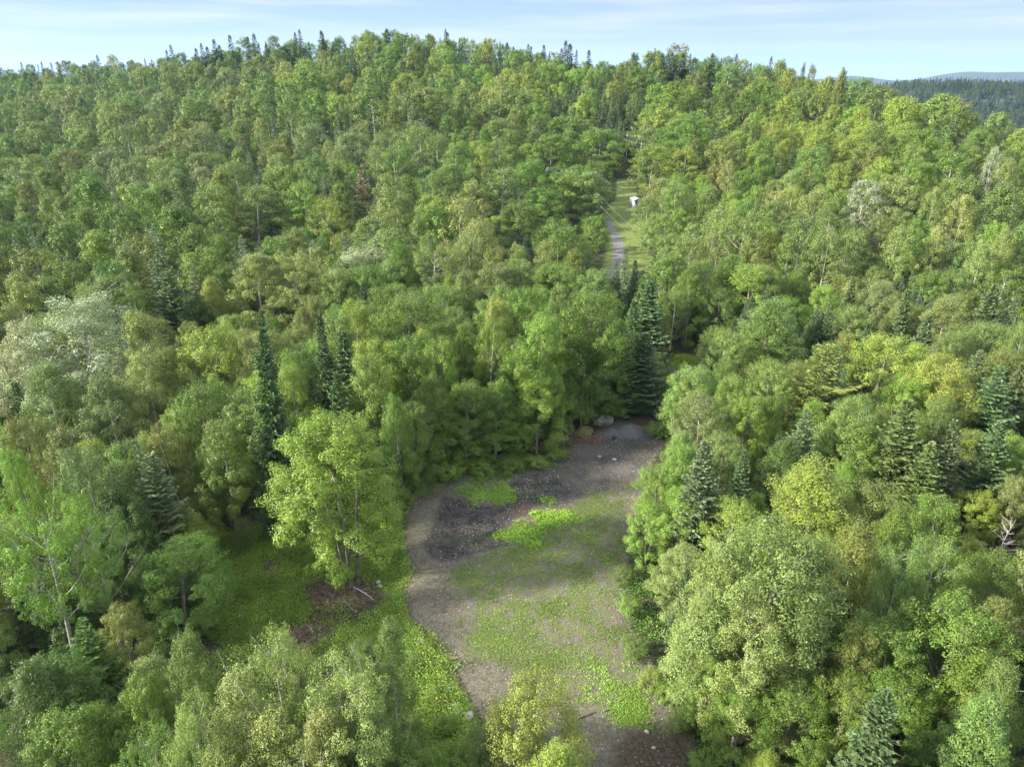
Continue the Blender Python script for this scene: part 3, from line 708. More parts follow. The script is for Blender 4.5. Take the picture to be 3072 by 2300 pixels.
PL = ['road', 'lawn', 'lot', 'under', 'spot', 'houseyard']
def scatter(r0, r1, gap, tries, hs):
    R = np.random.default_rng(int(r0) + 5)
    rr = np.sqrt(R.uniform(r0 ** 2, r1 ** 2, tries)); az = R.uniform(AZL, AZR, tries)
    X = rr * np.sin(az); Y = rr * np.cos(az)
    Z = terr(X, Y); D = np.interp(az, R_AZ, R_D)
    near = (rr < 420)
    blocked = np.zeros(tries, bool)
    blocked[near] = msk(PL, X[near], Y[near]) > -1.2
    for i in range(tries):
        if blocked[i] or rr[i] > D[i] + 25: continue
        x, y, z = X[i], Y[i], Z[i]
        if math.hypot(x, y) < 9: continue
        h = R.uniform(*hs) * (1 + .55 * float(vnoise(x, y, 30, 21)) + .25 * float(vnoise(x, y, 11, 22)))
        ppx, ppy, _ = project(x, y, z + h)
        kind, tint = palette(float(ppx), float(ppy), x, y, R)
        kind, tint = str(kind), str(tint)
        if kind in ('poplar', 'birch'): h *= 1.12
        r = {'maple': R.uniform(.24, .34), 'poplar': R.uniform(.2, .29), 'birch': R.uniform(.22, .28), 'spruce': R.uniform(.13, .18), 'fir': R.uniform(.15, .2)}[kind] * h
        if rr[i] > 130 and kind in ('maple', 'poplar', 'birch'): h = h * (1.1 if rr[i] < 240 else 1.1); r *= (1.45 if rr[i] < 240 else 1.68) * R.uniform(.8, 1.15)
        if crowded(x, y, min(r, gap)): continue
        t = dict(x=x, y=y, z=z, h=h, r=r, kind=kind, tint=tint, hero=False)
        ok = True
        for att in range(3):
            e = ellipse(t); m = ell_mask(e)
            if m is None: break
            if open_scr[m[0]][m[1]].sum() > (2 if att < 2 else 6): ok = False
            else:
                hd = hdep[m[0]][m[1]]
                ok = (hd > e[4] + 1.5).mean() < (.28 if rr[i] < 250 else .5)
            if ok: break
            t['h'] *= .62; t['r'] *= .8
            if att == 1:
                if t['h'] > 6.5: t['h'] = 5.5
        if not ok: continue
        if t['h'] < 6.5:
            t['kind'] = 'shrub' if t['kind'] in ('maple', 'poplar', 'birch') else t['kind']
            t['r'] = max(t['r'], 1.6) if t['kind'] == 'shrub' else t['r']
            if t['tint'] in ('tan', 'cream', 'gold'): t['tint'] = 'green'
        TREES.append(t); put(t)
scatter(10, 130, 2.3, 9000, (10.5, 14.5))
scatter(130, 240, 4.5, 14000, (10.5, 15))
scatter(240, 420, 6.4, 22000, (9.5, 15.5))
scatter(420, 680, 6.8, 26000, (9.5, 13.5))

# tall spruces that break the skyline: px and py of the tips
for (px, py, hh) in [(290,165,19),(62,186,15),(512,135,17),(498,150,15),(588,145,17),(604,130,19),(620,140,17),(640,112,22),(655,135,19),(690,105,20),(740,110,18),(760,100,18),(775,128,14),(800,125,14),(883,98,17),(897,88,18),(962,92,20),(968,100,18),(1155,95,15),(1160,86,16),(1336,88,19),(1342,96,17),(1500,125,16),(1520,128,16),(1540,140,14),(1585,132,16),(1592,138,15),(1630,135,17),(1685,145,16),(1697,122,23),(1712,125,22),(1730,150,14),(1765,150,15),(1900,158,15),(1912,160,15),(1945,158,16),(1953,155,17),(1960,162,15),(1985,160,16),(1992,163,15),(2005,160,16),(2018,158,16),(2030,162,15),(2050,160,16),(2068,162,16),(2137,160,13),(2211,162,12),(2315,170,12),(2510,375,14)]:
    # stand it on the crest along this bearing
    dx, dy, dz = [float(v) for v in ray(px, py)]
    az = math.atan2(dx, dy); D = float(np.interp(az, R_AZ, R_D)) + float(rng.uniform(-25, 5))
    s_ = D / math.hypot(dx, dy); x, y = dx * s_, dy * s_; z = float(terr(x, y))
    hh = max(12, min(22, CAMZ + dz * s_ - z))
    TREES.append(dict(x=x, y=y, z=z, h=hh, r=hh * float(rng.uniform(.15, .24)), kind='spruce' if rng.random() < .6 else 'fir', tint='spruce', hero=False, crest=True))
# the tall broadleaf tree alone on the crest at the right
for (px, py, w, kk, tt_, hh) in [(2528,200,48,'maple','olive',21),(2488,222,26,'poplar','pale',18),(2440,192,30,'maple','olive',16),(2413,188,16,'maple','dark',15)]:
    dx, dy, dz = [float(v) for v in ray(px, py)]
    az = math.atan2(dx, dy); D = float(np.interp(az, R_AZ, R_D)) - 12
    s = D / math.hypot(dx, dy); x, y = dx * s, dy * s
    z = float(terr(x, y)); h2 = CAMZ + dz * s - z
    TREES.append(dict(x=x, y=y, z=z, h=max(9, min(24, h2)), r=w * D / 2128 / 2, kind=kk, tint=tt_, hero=False, crest=True))

# who can be seen, and how large
ids = np.full((RH, RW), -1, int)
order = sorted(range(len(TREES)), key=lambda i: -TREES[i]['y'])
for i in order:
    m = ell_mask(ellipse(TREES[i]))
    if m is not None: ids[m[0]][m[1]] = i
cnt = np.bincount(ids[ids >= 0].ravel(), minlength=len(TREES))
for i, t in enumerate(TREES): t['vis'] = int(cnt[i]); t['i'] = i

CLASS = {'maple': 'broadleaf', 'shrub': 'broadleaf', 'clump': 'broadleaf', 'poplar': 'poplar', 'birch': 'poplar', 'spruce': 'conifer', 'fir': 'conifer', 'pine': 'conifer', 'dead': 'dead'}
LIMIT = {'broadleaf': 290, 'poplar': 190, 'conifer': 150, 'dead': 50}
single = set()
for cl, lim in LIMIT.items():
    c = sorted([t for t in TREES if CLASS[t['kind']] == cl and t['vis'] > (10 if not t['hero'] else 2)], key=lambda t: (not t['hero'], -t['vis']))
    for t in c[:lim]: single.add(t['i'])
print('trees', len(TREES), 'single', len(single), {c: sum(1 for t in TREES if CLASS[t['kind']] == c and t['i'] in single) for c in LIMIT})

def lod_of(t):
    d = math.hypot(t['x'], t['y'])
    return 0 if d < 125 else (1 if d < 270 else 2)

# ------------------------------------------------------------------ labels
NAME = {'maple': 'maple_tree', 'shrub': 'shrub', 'clump': 'maple_tree', 'poplar': 'poplar_tree', 'birch': 'birch_tree', 'spruce': 'spruce_tree', 'fir': 'fir_tree', 'pine': 'pine_tree', 'dead': 'dead_tree'}
CAT = {'maple': 'maple tree', 'shrub': 'shrub', 'clump': 'maple tree', 'poplar': 'poplar tree', 'birch': 'birch tree', 'spruce': 'spruce tree', 'fir': 'fir tree', 'pine': 'pine tree', 'dead': 'dead tree'}
WORD = {'maple': 'maple', 'shrub': 'shrub', 'clump': 'maple', 'poplar': 'poplar', 'birch': 'birch', 'spruce': 'narrow spruce', 'fir': 'fir', 'pine': 'pine', 'dead': 'dead tree'}
def zone(t):
    px, py, _ = project(t['x'], t['y'], t['z'] + t['h'] * .7)
    if t.get('crest'): return 'on the skyline of the ridge'
    d = math.hypot(t['x'], t['y'])
    if d > 330: return 'high on the far wooded ridge'
    if d > 225: return 'on the hillside beyond the gravel drive' if px > 1500 else 'on the lower far slope'
    if px > 1990:
        if py > 1850: return 'at the bottom right, beside the lot'
        if py > 1450: return 'on the right side of the weedy lot'
        if py > 1000: return 'behind the trees right of the lot'
        if d < 175: return 'right of the spruce row'
        return 'in the wood right of the drive'
    if px > 1250:
        if py > 1500: return 'at the near end of the weedy lot'
        if py > 960: return 'in the row behind the dark gravel'
        if d < 150: return 'in the second row behind the dark gravel'
        return 'in front of the gravel drive'
    if py > 1850: return 'in the near wood, bottom left'
    if py > 1350: return 'around the leafy undergrowth left of the lot'
    if py > 1000: return 'in the wood behind the leafy undergrowth'
    if d < 165: return 'in the middle of the left wood'
    return 'far back in the left wood'
ORD = ['', 'second', 'third', 'fourth', 'fifth', 'sixth', 'seventh', 'eighth', 'ninth', 'tenth', 'eleventh', 'twelfth', 'thirteenth', 'fourteenth', 'fifteenth', 'sixteenth', 'seventeenth', 'eighteenth', 'nineteenth', 'twentieth', 'twenty-first', 'twenty-second', 'twenty-third', 'twenty-fourth', 'twenty-fifth', 'twenty-sixth', 'twenty-seventh', 'twenty-eighth', 'twenty-ninth', 'thirtieth']
SIZE = lambda t: ('tall ' if t['h'] > 15.4 else ('small ' if t['h'] < 10.5 else ''))
buckets = {}
for t in TREES:
    if t['i'] not in single: continue
    w = WORD[t['kind']]
    base = (SIZE(t) if t['kind'] != 'shrub' else '') + (TINT[t['tint']][1] + ' ' if t['kind'] != 'dead' else 'bare grey ') + w
    if t['kind'] == 'clump': base = 'bright yellow-green many-stemmed maple'
    t['lb'] = base; t['zn'] = zone(t)
    buckets.setdefault((base, t['zn']), []).append(t)
for (base, zn), lst in buckets.items():
    lst.sort(key=lambda t: project(t['x'], t['y'], t['z'] + t['h'])[0])
    for k, t in enumerate(lst):
        if len(lst) == 1: t['label'] = base + ' ' + zn
        elif k == 0: t['label'] = 'leftmost ' + base + ' ' + zn
        elif k == len(lst) - 1: t['label'] = 'rightmost ' + base + ' ' + zn
        else: t['label'] = (ORD[k] if k < len(ORD) else 'next') + ' ' + base + ' from the left ' + zn

# ------------------------------------------------------------------ build trees
def jitter(c, R, a=.12):
    k = 1 + R.uniform(-a, a)
    return tuple(max(0.005, v * k * (1 + R.uniform(-.07, .07))) for v in c)

def place_tree(t, R):
    lod = lod_of(t); kits = KITS[t['kind']][lod]; vi = int(R.integers(len(kits)))
    k = kits[vi]; tr, cr = kit_meshes(t['kind'], lod, vi)
    root = bpy.data.objects.new(NAME[t['kind']], None); COL.objects.link(root)
    root.empty_display_size = .5
    root.location = (t['x'], t['y'], t['z'] - .05)
    s = t['r'] / k.R
    root.scale = (s, s * R.uniform(.93, 1.07), t['h'] / k.H)
    root.rotation_euler = (R.normal(0, .02), R.normal(0, .02), R.uniform(0, 2 * pi))
    root['label'] = t['label']; root['category'] = CAT[t['kind']]
    root['group'] = {'broadleaf': 'broadleaf trees of the wood', 'poplar': 'pale-barked poplars and birches of the wood', 'conifer': 'conifers of the wood', 'dead': 'dead trees of the wood'}[CLASS[t['kind']]]
    if t['kind'] == 'shrub': root['group'] = 'shrubs under and beside the trees'
    a = bpy.data.objects.new('trunk', tr); a.parent = root; COL.objects.link(a)
    if cr:
        b = bpy.data.objects.new('crown', cr); b.parent = root; COL.objects.link(b)
        b['tint'] = jitter(TINT[t['tint']][0], R)
RT = np.random.default_rng(99)
for t in TREES:
    if t['i'] in single: place_tree(t, RT)

# the remaining trees of the wood: one object of instances
def forest(name, rows, label, zoff=0):
    src = bpy.data.collections.new(name + '_models')
    models = []; mi = {}
    for kind in ('maple', 'poplar', 'birch', 'shrub', 'spruce', 'fir', 'pine', 'dead', 'clump'):
        for lod in range(3):
            for vi, k in enumerate(KITS[kind][lod]):
                if (kind, lod) not in {(t['kind'], t['lod']) for t in rows}: continue
                if k.cv is None: v, idx, mats, mid, var = k.tv, k.ti, [k.barkm], np.zeros(len(k.ti) // 4), np.zeros(len(k.ti) // 4)
                else:
                    v = np.concatenate([k.cv, k.tv]); idx = np.concatenate([k.ci, k.ti + len(k.cv)])
                    n1, n2 = len(k.ci) // 4, len(k.ti) // 4
                    mats = [k.leafm, k.barkm]; mid = np.concatenate([np.zeros(n1), np.ones(n2)]); var = np.concatenate([k.var, np.zeros(n2)])
                me = mesh_np('model', v, 4, idx, None, {'var': var}, mats=mats, midx=mid)
                o = bpy.data.objects.new('m%03d_%s' % (len(models), name), me); src.objects.link(o)
                mi[(kind, lod, vi)] = (len(models), k); models.append(o)
    R = np.random.default_rng(5)
    n = len(rows)
    P = np.zeros((n, 3)); S = np.zeros((n, 3)); I = np.zeros(n, np.int32); A = np.zeros((n, 3)); C = np.zeros((n, 3))
    for j, t in enumerate(rows):
        vi = int(R.integers(len(KITS[t['kind']][t['lod']])))
        idx, k = mi[(t['kind'], t['lod'], vi)]
        P[j] = (t['x'], t['y'], t['z'] - .1); s = t['r'] / k.R
        S[j] = (s, s, t['h'] / k.H); I[j] = idx; A[j] = (0, 0, R.uniform(0, 6.28)); C[j] = jitter(TINT[t['tint']][0], R, .16)
    me = bpy.data.meshes.new(name); me.vertices.add(n); me.vertices.foreach_set('co', P.astype(np.float32).ravel())
    for nm, typ, dat in (('scl', 'FLOAT_VECTOR', S), ('rot', 'FLOAT_VECTOR', A), ('tint', 'FLOAT_VECTOR', C)):
        a = me.attributes.new(nm, typ, 'POINT'); a.data.foreach_set('vector', dat.astype(np.float32).ravel())
    a = me.attributes.new('idx', 'INT', 'POINT'); a.data.foreach_set('value', I)
    ob = bpy.data.objects.new(name, me); COL.objects.link(ob)
    ng = bpy.data.node_groups.new(name + '_scatter', 'GeometryNodeTree')
    ng.interface.new_socket('Geometry', in_out='INPUT', socket_type='NodeSocketGeometry')
    ng.interface.new_socket('Geometry', in_out='OUTPUT', socket_type='NodeSocketGeometry')
    gi = ng.nodes.new('NodeGroupInput'); go = ng.nodes.new('NodeGroupOutput')
    ci = ng.nodes.new('GeometryNodeCollectionInfo'); ci.inputs['Collection'].default_value = src
    ci.inputs['Separate Children'].default_value = True; ci.inputs['Reset Children'].default_value = True
    ip = ng.nodes.new('GeometryNodeInstanceOnPoints'); ip.inputs['Pick Instance'].default_value = True
    def na(nm, dt):
        q = ng.nodes.new('GeometryNodeInputNamedAttribute'); q.data_type = dt; q.inputs['Name'].default_value = nm; return q.outputs['Attribute']
    ng.links.new(gi.outputs[0], ip.inputs['Points']); ng.links.new(ci.outputs[0], ip.inputs['Instance'])
    ng.links.new(na('idx', 'INT'), ip.inputs['Instance Index'])
    ng.links.new(na('rot', 'FLOAT_VECTOR'), ip.inputs['Rotation'])
    ng.links.new(na('scl', 'FLOAT_VECTOR'), ip.inputs['Scale'])
    ng.links.new(ip.outputs[0], go.inputs[0])
    md = ob.modifiers.new('scatter', 'NODES'); md.node_group = ng
    ob['kind'] = 'stuff'; ob['label'] = label; ob['category'] = 'forest'
    return ob
rest = [t for t in TREES if t['i'] not in single]
for t in rest: t['lod'] = lod_of(t)
forest('forest', rest, 'dense mixed green wood covering the ridge and hillsides')

# ------------------------------------------------------------------ ground sheet, out to the horizon
azs = np.concatenate([np.linspace(-pi, -0.95, 30)[:-1], np.linspace(-0.95, 0.95, 460), np.linspace(0.95, pi, 30)[1:]])
rs = [0.5, 4, 8, 12, 16, 20, 24]
r = 26.0
while r < 14000:
    rs.append(r); r += max(0.28, 0.012 * (r - 75)) if r < 1500 else r * .06
rs = np.array(rs)
AZ, RR_ = np.meshgrid(azs, rs)
GX = RR_ * np.sin(AZ); GY = RR_ * np.cos(AZ)
GZ = terr(GX, GY)
nr, na_ = GX.shape
gv = np.stack([GX, GY, GZ], 2).reshape(-1, 3)
ii, jj = np.meshgrid(np.arange(nr - 1), np.arange(na_ - 1), indexing='ij')
q = np.stack([ii * na_ + jj, ii * na_ + jj + 1, (ii + 1) * na_ + jj + 1, (ii + 1) * na_ + jj], -1).reshape(-1, 4)[:, ::-1]
gm, nt = newmat('ground')
gme = mesh_np('ground', gv, 4, q.ravel(), gm, smooth=True)
small = (np.hypot(gv[:, 0], gv[:, 1]) < 450) & (gv[:, 1] > 0)
LAYERS = {'g_lawn': ['lawn', 'spot'], 'g_road': ['road'], 'g_lot': ['lot', 'yard'], 'g_drive': ['drive'], 'g_dark': ['dark'], 'g_red': ['red', 'brown1', 'brown2', 'brown3', 'brown4', 'brown5', 'brown6', 'soilbr'],
          'g_grass': ['grass', 'leafy1', 'leafy2', 'leafy3', 'leafy4', 'leafy5'], 'g_under': ['under', 'edge']}
for lay, names in LAYERS.items():
    v = np.full(len(gv), -6.0, np.float32)
    v[small] = np.clip(msk(names, gv[small, 0], gv[small, 1]), -6, 6)
    a = gme.attributes.new(lay, 'FLOAT', 'POINT'); a.data.foreach_set('value', v)
tc = N(nt, 'ShaderNodeTexCoord'); P = tc.outputs['Object']
nA = noise(nt, P, 0.9, 5, .65); nB = noise(nt, P, 4.5, 5, .7); nC = noise(nt, P, 7, 6, .85); nE = noise(nt, P, 2.0, 6, .75); nD = noise(nt, P, 0.25, 4, .6)
def mask(lay, soft, amp):
    v = attr(nt, lay).outputs['Fac']
    s = mth(nt, 'ADD', v, mth(nt, 'MULTIPLY', mth(nt, 'SUBTRACT', nA, .5), amp))
    s = mth(nt, 'ADD', s, mth(nt, 'MULTIPLY', mth(nt, 'SUBTRACT', nB, .5), amp * .7))
    return rampf(nt, s, -soft, soft)
floor = mixc(nt, rampf(nt, nB, .35, .65), (.030, .028, .018), (.060, .055, .030))
floor = mixc(nt, rampf(nt, nA, .45, .6), floor, (.035, .055, .018))
soil = mixc(nt, rampf(nt, nB, .35, .65), (.110, .099, .078), (.185, .168, .136))
soil = mixc(nt, rampf(nt, nC, .60, .72), soil, (.20, .19, .175))
soil = mixc(nt, mth(nt, 'MULTIPLY', rampf(nt, nE, .46, .60), .6), soil, (.070, .080, .030))
soil = mixc(nt, mth(nt, 'MULTIPLY', rampf(nt, nC, .56, .44), .35), soil, (.035, .030, .024))
under = mixc(nt, rampf(nt, nB, .4, .6), (.07, .11, .022), (.12, .18, .035))
drive = mixc(nt, rampf(nt, nD, .42, .58), (.066, .060, .056), (.094, .084, .076))
drive = mixc(nt, mth(nt, 'MULTIPLY', rampf(nt, nC, .55, .7), .6), drive, (.13, .125, .118))
darkc = mixc(nt, rampf(nt, nA, .42, .58), (.030, .029, .028), (.062, .056, .053))
darkc = mixc(nt, rampf(nt, nC, .60, .70), darkc, (.22, .215, .22))
redc = mixc(nt, rampf(nt, nB, .4, .6), (.040, .028, .022), (.095, .066, .050))
grassc = mixc(nt, rampf(nt, nB, .38, .62), (.105, .140, .038), (.075, .125, .026))
grassc = mixc(nt, mth(nt, 'MULTIPLY', rampf(nt, nD, .4, .6), .6), grassc, (.130, .138, .052))
col = mixc(nt, mask('g_under', .35, 1.5), floor, under)
col = mixc(nt, mask('g_lot', .3, 1.0), col, soil)
col = mixc(nt, mask('g_drive', .45, 1.3), col, drive)
notroad = mth(nt, 'SUBTRACT', 1.0, mth(nt, 'MULTIPLY', mask('g_road', .5, 1.0), 1.0))
gmask0 = mth(nt, 'MULTIPLY', mask('g_grass', 1.4, 4.5), notroad)
gp = mth(nt, 'MULTIPLY', gmask0, mth(nt, 'MULTIPLY_ADD', rampf(nt, mth(nt, 'ADD', mth(nt, 'MULTIPLY', nE, .7), mth(nt, 'MULTIPLY', nA, .7)), .56, .82), .75, .25))
gmask = rampf(nt, mth(nt, 'MULTIPLY_ADD', gp, .31, nC), .66, .80)
col = mixc(nt, gmask, col, grassc)
lawnc = mixc(nt, rampf(nt, nA, .42, .6), (.135, .160, .050), (.095, .140, .034))
col = mixc(nt, mask('g_lawn', .8, 1.2), col, lawnc)
roadc = mixc(nt, rampf(nt, nB, .4, .6), (.125, .12, .125), (.17, .165, .165))
rdm = rampf(nt, mth(nt, 'ADD', attr(nt, 'g_road').outputs['Fac'], mth(nt, 'MULTIPLY', nA, .8)), .45, 1.1)
col = mixc(nt, rdm, col, roadc)
col = mixc(nt, mask('g_dark', .5, 2.2), col, darkc)
col = mixc(nt, mth(nt, 'MULTIPLY', mask('g_red', .6, 2.4), .85), col, redc)
# beyond the built wood the land is all forest green
g2 = N(nt, 'ShaderNodeNewGeometry'); ln = N(nt, 'ShaderNodeVectorMath', operation='LENGTH'); L(nt, g2.outputs['Position'], ln.inputs[0])
col = mixc(nt, rampf(nt, ln.outputs['Value'], 700, 1000), col, (.03, .055, .022))
pb = N(nt, 'ShaderNodeBsdfPrincipled'); pb.inputs['Roughness'].default_value = .95; pb.inputs['Specular IOR Level'].default_value = .15
L(nt, col, pb.inputs['Base Color'])
bm = N(nt, 'ShaderNodeBump'); bm.inputs['Strength'].default_value = 1.0; bm.inputs['Distance'].default_value = .12
L(nt, mth(nt, 'ADD', nB, mth(nt, 'MULTIPLY', nC, .6)), bm.inputs['Height']); L(nt, bm.outputs[0], pb.inputs['Normal'])
L(nt, pb.outputs[0], N(nt, 'ShaderNodeOutputMaterial').inputs[0])
go_ = bpy.data.objects.new('ground', gme); COL.objects.link(go_); go_['kind'] = 'structure'; go_['label'] = 'cleared gravel lot and forest floor'

# ------------------------------------------------------------------ low growth and loose stones
def stuff_mat(name, rough=.6, trans=.2):
    m, nt = newmat(name)
    c = attr(nt, 'col').outputs['Vector']
    p = N(nt, 'ShaderNodeBsdfPrincipled'); p.inputs['Roughness'].default_value = rough; p.inputs['Specular IOR Level'].default_value = .25
    L(nt, c, p.inputs['Base Color'])
    o = N(nt, 'ShaderNodeOutputMaterial')
    if trans:
        tr = N(nt, 'ShaderNodeBsdfTranslucent'); L(nt, c, tr.inputs[0]); mx = N(nt, 'ShaderNodeMixShader'); mx.inputs[0].default_value = trans
        L(nt, p.outputs[0], mx.inputs[1]); L(nt, tr.outputs[0], mx.inputs[2]); L(nt, mx.outputs[0], o.inputs[0])
    else: L(nt, p.outputs[0], o.inputs[0])
    return m
M_WEED = stuff_mat('weed_leaves'); M_STONE = stuff_mat('loose_stone', .9, 0)
def in_area(names, n, R, pad=0.0, nz=1.6):
    P = np.concatenate([WPOLY[k] for k in names])
    x0, y0 = P.min(0) - 1; x1, y1 = P.max(0) + 1
    x = R.uniform(x0, x1, n); y = R.uniform(y0, y1, n)
    d = msk(names, x, y) + vnoise(x, y, 1.7, 31) * nz + vnoise(x, y, .6, 32) * nz * .5
    k = d > pad
    return x[k], y[k], d[k]
def leaf_stuff(name, parts, label):
    V = []; C = []; R = np.random.default_rng(77)
    for (names, n, plants, hgt, spread, size, cols, pad, thr) in parts:
        x, y, d = in_area(names, n, R, pad, 3.0 if names[0].startswith('leafy') else 1.6)
        if names[0] == 'under':
            bk = msk(['brown1', 'brown2', 'brown3', 'brown4'], x, y) + vnoise(x, y, 1.2, 51) * 2.0 < 0; bk |= R.random(len(x)) < .12; x, y, d = x[bk], y[bk], d[bk]
        w = vnoise(x, y, 2.6, 41) + .6 * vnoise(x, y, .9, 42)
        k = (R.random(len(x)) < np.clip(.5 + (w - thr) * 1.5, .03, 1)) & (R.random(len(x)) < np.clip((d - pad) / 1.6, .05, 1)); x, y = x[k], y[k]
        m = len(x)
        hh = hgt * R.uniform(.35, 1.2, m) * np.clip(1 + 1.7 * vnoise(x, y, 2.4, 43), .2, 2)
        cb = np.array(cols)[R.integers(len(cols), size=m)] * (1 + .5 * vnoise(x, y, 2.1, 44))[:, None]
        rep = np.repeat(np.arange(m), plants); mm = len(rep)
        off = R.normal(0, 1, (mm, 3)) * np.array([spread, spread, 0])
        zz = np.clip(R.uniform(.1, 1, mm), 0, 1) * hh[rep]
        c = np.stack([x[rep] + off[:, 0], y[rep] + off[:, 1], 0 * zz], 1); c[:, 2] = terr(c[:, 0], c[:, 1]) + zz * np.exp(-(off[:, 0] ** 2 + off[:, 1] ** 2) / (2 * (spread * 1.4) ** 2)) + .01
        V.append(leaves(R, c, np.tile([0, 0, 1.], (mm, 1)) + R.normal(0, .35, (mm, 3)), size))
        C.append(cb[rep] * R.uniform(.7, 1.3, (mm, 1)))
    V = np.concatenate(V); C = np.concatenate(C)
    o = bpy.data.objects.new(name, mesh_np(name, V, 4, np.arange(len(V), dtype=np.int32), M_WEED, {'col': C})); COL.objects.link(o)
    o['kind'] = 'stuff'; o['label'] = label; o['category'] = 'ground cover'
    print(name, len(V) // 4)
G1, G2, G3, YG = (.18, .32, .04), (.13, .25, .035), (.20, .32, .045), (.27, .30, .05)
leaf_stuff('undergrowth', [
    (['under'], 46000, 11, .65, .28, .13, [G1, G2, G1, YG], -.2, -.22),
    (['under'], 7000, 30, 1.4, .38, .145, [G2, G1, YG, (.07, .14, .025)], -.2, .05),
    (['edge'], 9000, 16, 1.1, .3, .125, [G2, YG, (.14, .16, .03), (.05, .09, .02)], -.6, -.25),
    (['lawn'], 9000, 5, .2, .4, .16, [(.24, .26, .07), (.18, .24, .05)], 2.6, -.1),
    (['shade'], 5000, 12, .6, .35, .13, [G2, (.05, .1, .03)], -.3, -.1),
    (['spot'], 2500, 8, .3, .3, .2, [(.18, .26, .03)], 0, -.3),
], 'bright leafy undergrowth around the lot and drive')
leaf_stuff('weeds', [
    (['leafy1'], 3600, 9, .26, .17, .13, [G3, G1], -.1, -.2),
    (['leafy2'], 4200, 9, .38, .17, .16, [(.19, .33, .035), G3], -.15, -.3),
    (['leafy3', 'leafy4'], 2500, 9, .22, .13, .10, [G3, G1], -.1, -.2),
    (['leafy5'], 5000, 8, .22, .15, .10, [G1, G3], -.2, -.1),
    (['grass'], 120000, 5, .11, .09, .075, [(.17, .24, .05), (.13, .23, .035), (.20, .23, .06), (.10, .18, .03)], -.8, .20),
    (['lot'], 16000, 5, .12, .09, .08, [(.12, .18, .04), (.09, .14, .03), (.16, .14, .08)], -.6, .10),
    (['lot'], 9000, 4, .08, .10, .07, [(.12, .16, .04), (.16, .17, .06)], -.3, .22),
    (['dark'], 2500, 6, .2, .12, .09, [(.17, .22, .04), G2], 0, .2),
], 'low weeds and grass spreading over the gravel lot')
def stones(name, parts, label):
    R = np.random.default_rng(31); V = []; C = []
    oct_ = np.array([(1, 0, 0), (0, 1, 0), (-1, 0, 0), (0, -1, 0), (0, 0, 1), (0, 0, -.6)], float)
    tri = np.array([(0, 1, 4), (1, 2, 4), (2, 3, 4), (3, 0, 4), (1, 0, 5), (2, 1, 5), (3, 2, 5), (0, 3, 5)])
    for (names, n, smin, smax, cols) in parts:
        x, y, d = in_area(names, n, R, 0, .8); m = len(x)
        s = smin + (smax - smin) * R.random(m) ** 4
        sh = oct_[None] * R.uniform(.6, 1.3, (m, 6, 1)) * s[:, None, None] * np.array([1, 1, .7])
        a = R.uniform(0, 6.28, m); ca, sa = np.cos(a)[:, None], np.sin(a)[:, None]
        vx = sh[:, :, 0] * ca - sh[:, :, 1] * sa + x[:, None]; vy = sh[:, :, 0] * sa + sh[:, :, 1] * ca + y[:, None]
        vz = sh[:, :, 2] + (terr(x, y) + s * .2)[:, None]
        V.append(np.stack([vx, vy, vz], 2)); C.append(np.repeat(np.array(cols)[R.integers(len(cols), size=m)] * R.uniform(.7, 1.25, (m, 1)), 8, 0))
    V = np.concatenate(V); C = np.concatenate(C); m = len(V)
    idx = (tri[None] + (np.arange(m) * 6)[:, None, None]).ravel()
    o = bpy.data.objects.new(name, mesh_np(name, V, 3, idx, M_STONE, {'col': C})); COL.objects.link(o)
    o['kind'] = 'stuff'; o['label'] = label; o['category'] = 'gravel'
GR = [(.40, .38, .36), (.28, .26, .24), (.20, .18, .17), (.5, .47, .42)]
stones('gravel', [(['lot'], 16000, .016, .075, GR), (['dark'], 6000, .02, .08, [(.10, .10, .11), (.05, .05, .055), (.36, .36, .38)]), (['drive'], 5000, .02, .08, [(.22, .2, .2), (.3, .29, .28)])], 'loose gravel and pale pebbles strewn over the lot')

# ------------------------------------------------------------------ haze, far hill and mountains
def heightpatch(name, pxs, tops, dist, width, treeh, mat, label, nr=60, sub=6):
    dx, dy, dz = ray(np.array(pxs, float), np.array(tops, float))
    az = np.arctan2(dx, dy); tn = dz / np.hypot(dx, dy)
    A = np.linspace(az[0], az[-1], len(pxs) * sub); T_ = np.interp(A, az, tn)
    ker = np.ones(5) / 5; T_ = np.convolve(np.pad(T_, 2, 'edge'), ker, 'valid')
    ztop = CAMZ + T_ * dist - treeh
    Rr = np.linspace(dist - width, dist + width, nr)
    AA, RR2 = np.meshgrid(A, Rr); X = RR2 * np.sin(AA); Y = RR2 * np.cos(AA)
    w = np.cos((RR2 - dist) / width * pi / 2) ** 1.3
    Z = -32 + (ztop[None] + 32) * w + vnoise(X, Y, width * .35, 8) * width * .05 * np.sin(np.clip(w, 0, 1) * pi)
    n, m = X.shape
    ii, jj = np.meshgrid(np.arange(n - 1), np.arange(m - 1), indexing='ij')
    q = np.stack([ii * m + jj, ii * m + jj + 1, (ii + 1) * m + jj + 1, (ii + 1) * m + jj], -1).reshape(-1, 4)[:, ::-1]
    o = bpy.data.objects.new(name, mesh_np(name, np.stack([X, Y, Z], 2), 4, q.ravel(), mat, smooth=True)); COL.objects.link(o)
    o['kind'] = 'structure'; o['label'] = label
    return (A, Rr, Z, ztop)
def plainmat(name, a, b, sc, rough=.9):
    m, nt = newmat(name); tc = N(nt, 'ShaderNodeTexCoord')
    p = N(nt, 'ShaderNodeBsdfPrincipled'); p.inputs['Roughness'].default_value = rough
    L(nt, mixc(nt, rampf(nt, noise(nt, tc.outputs['Object'], sc, 5, .7), .4, .6), a, b), p.inputs['Base Color'])
    L(nt, p.outputs[0], N(nt, 'ShaderNodeOutputMaterial').inputs[0]); return m
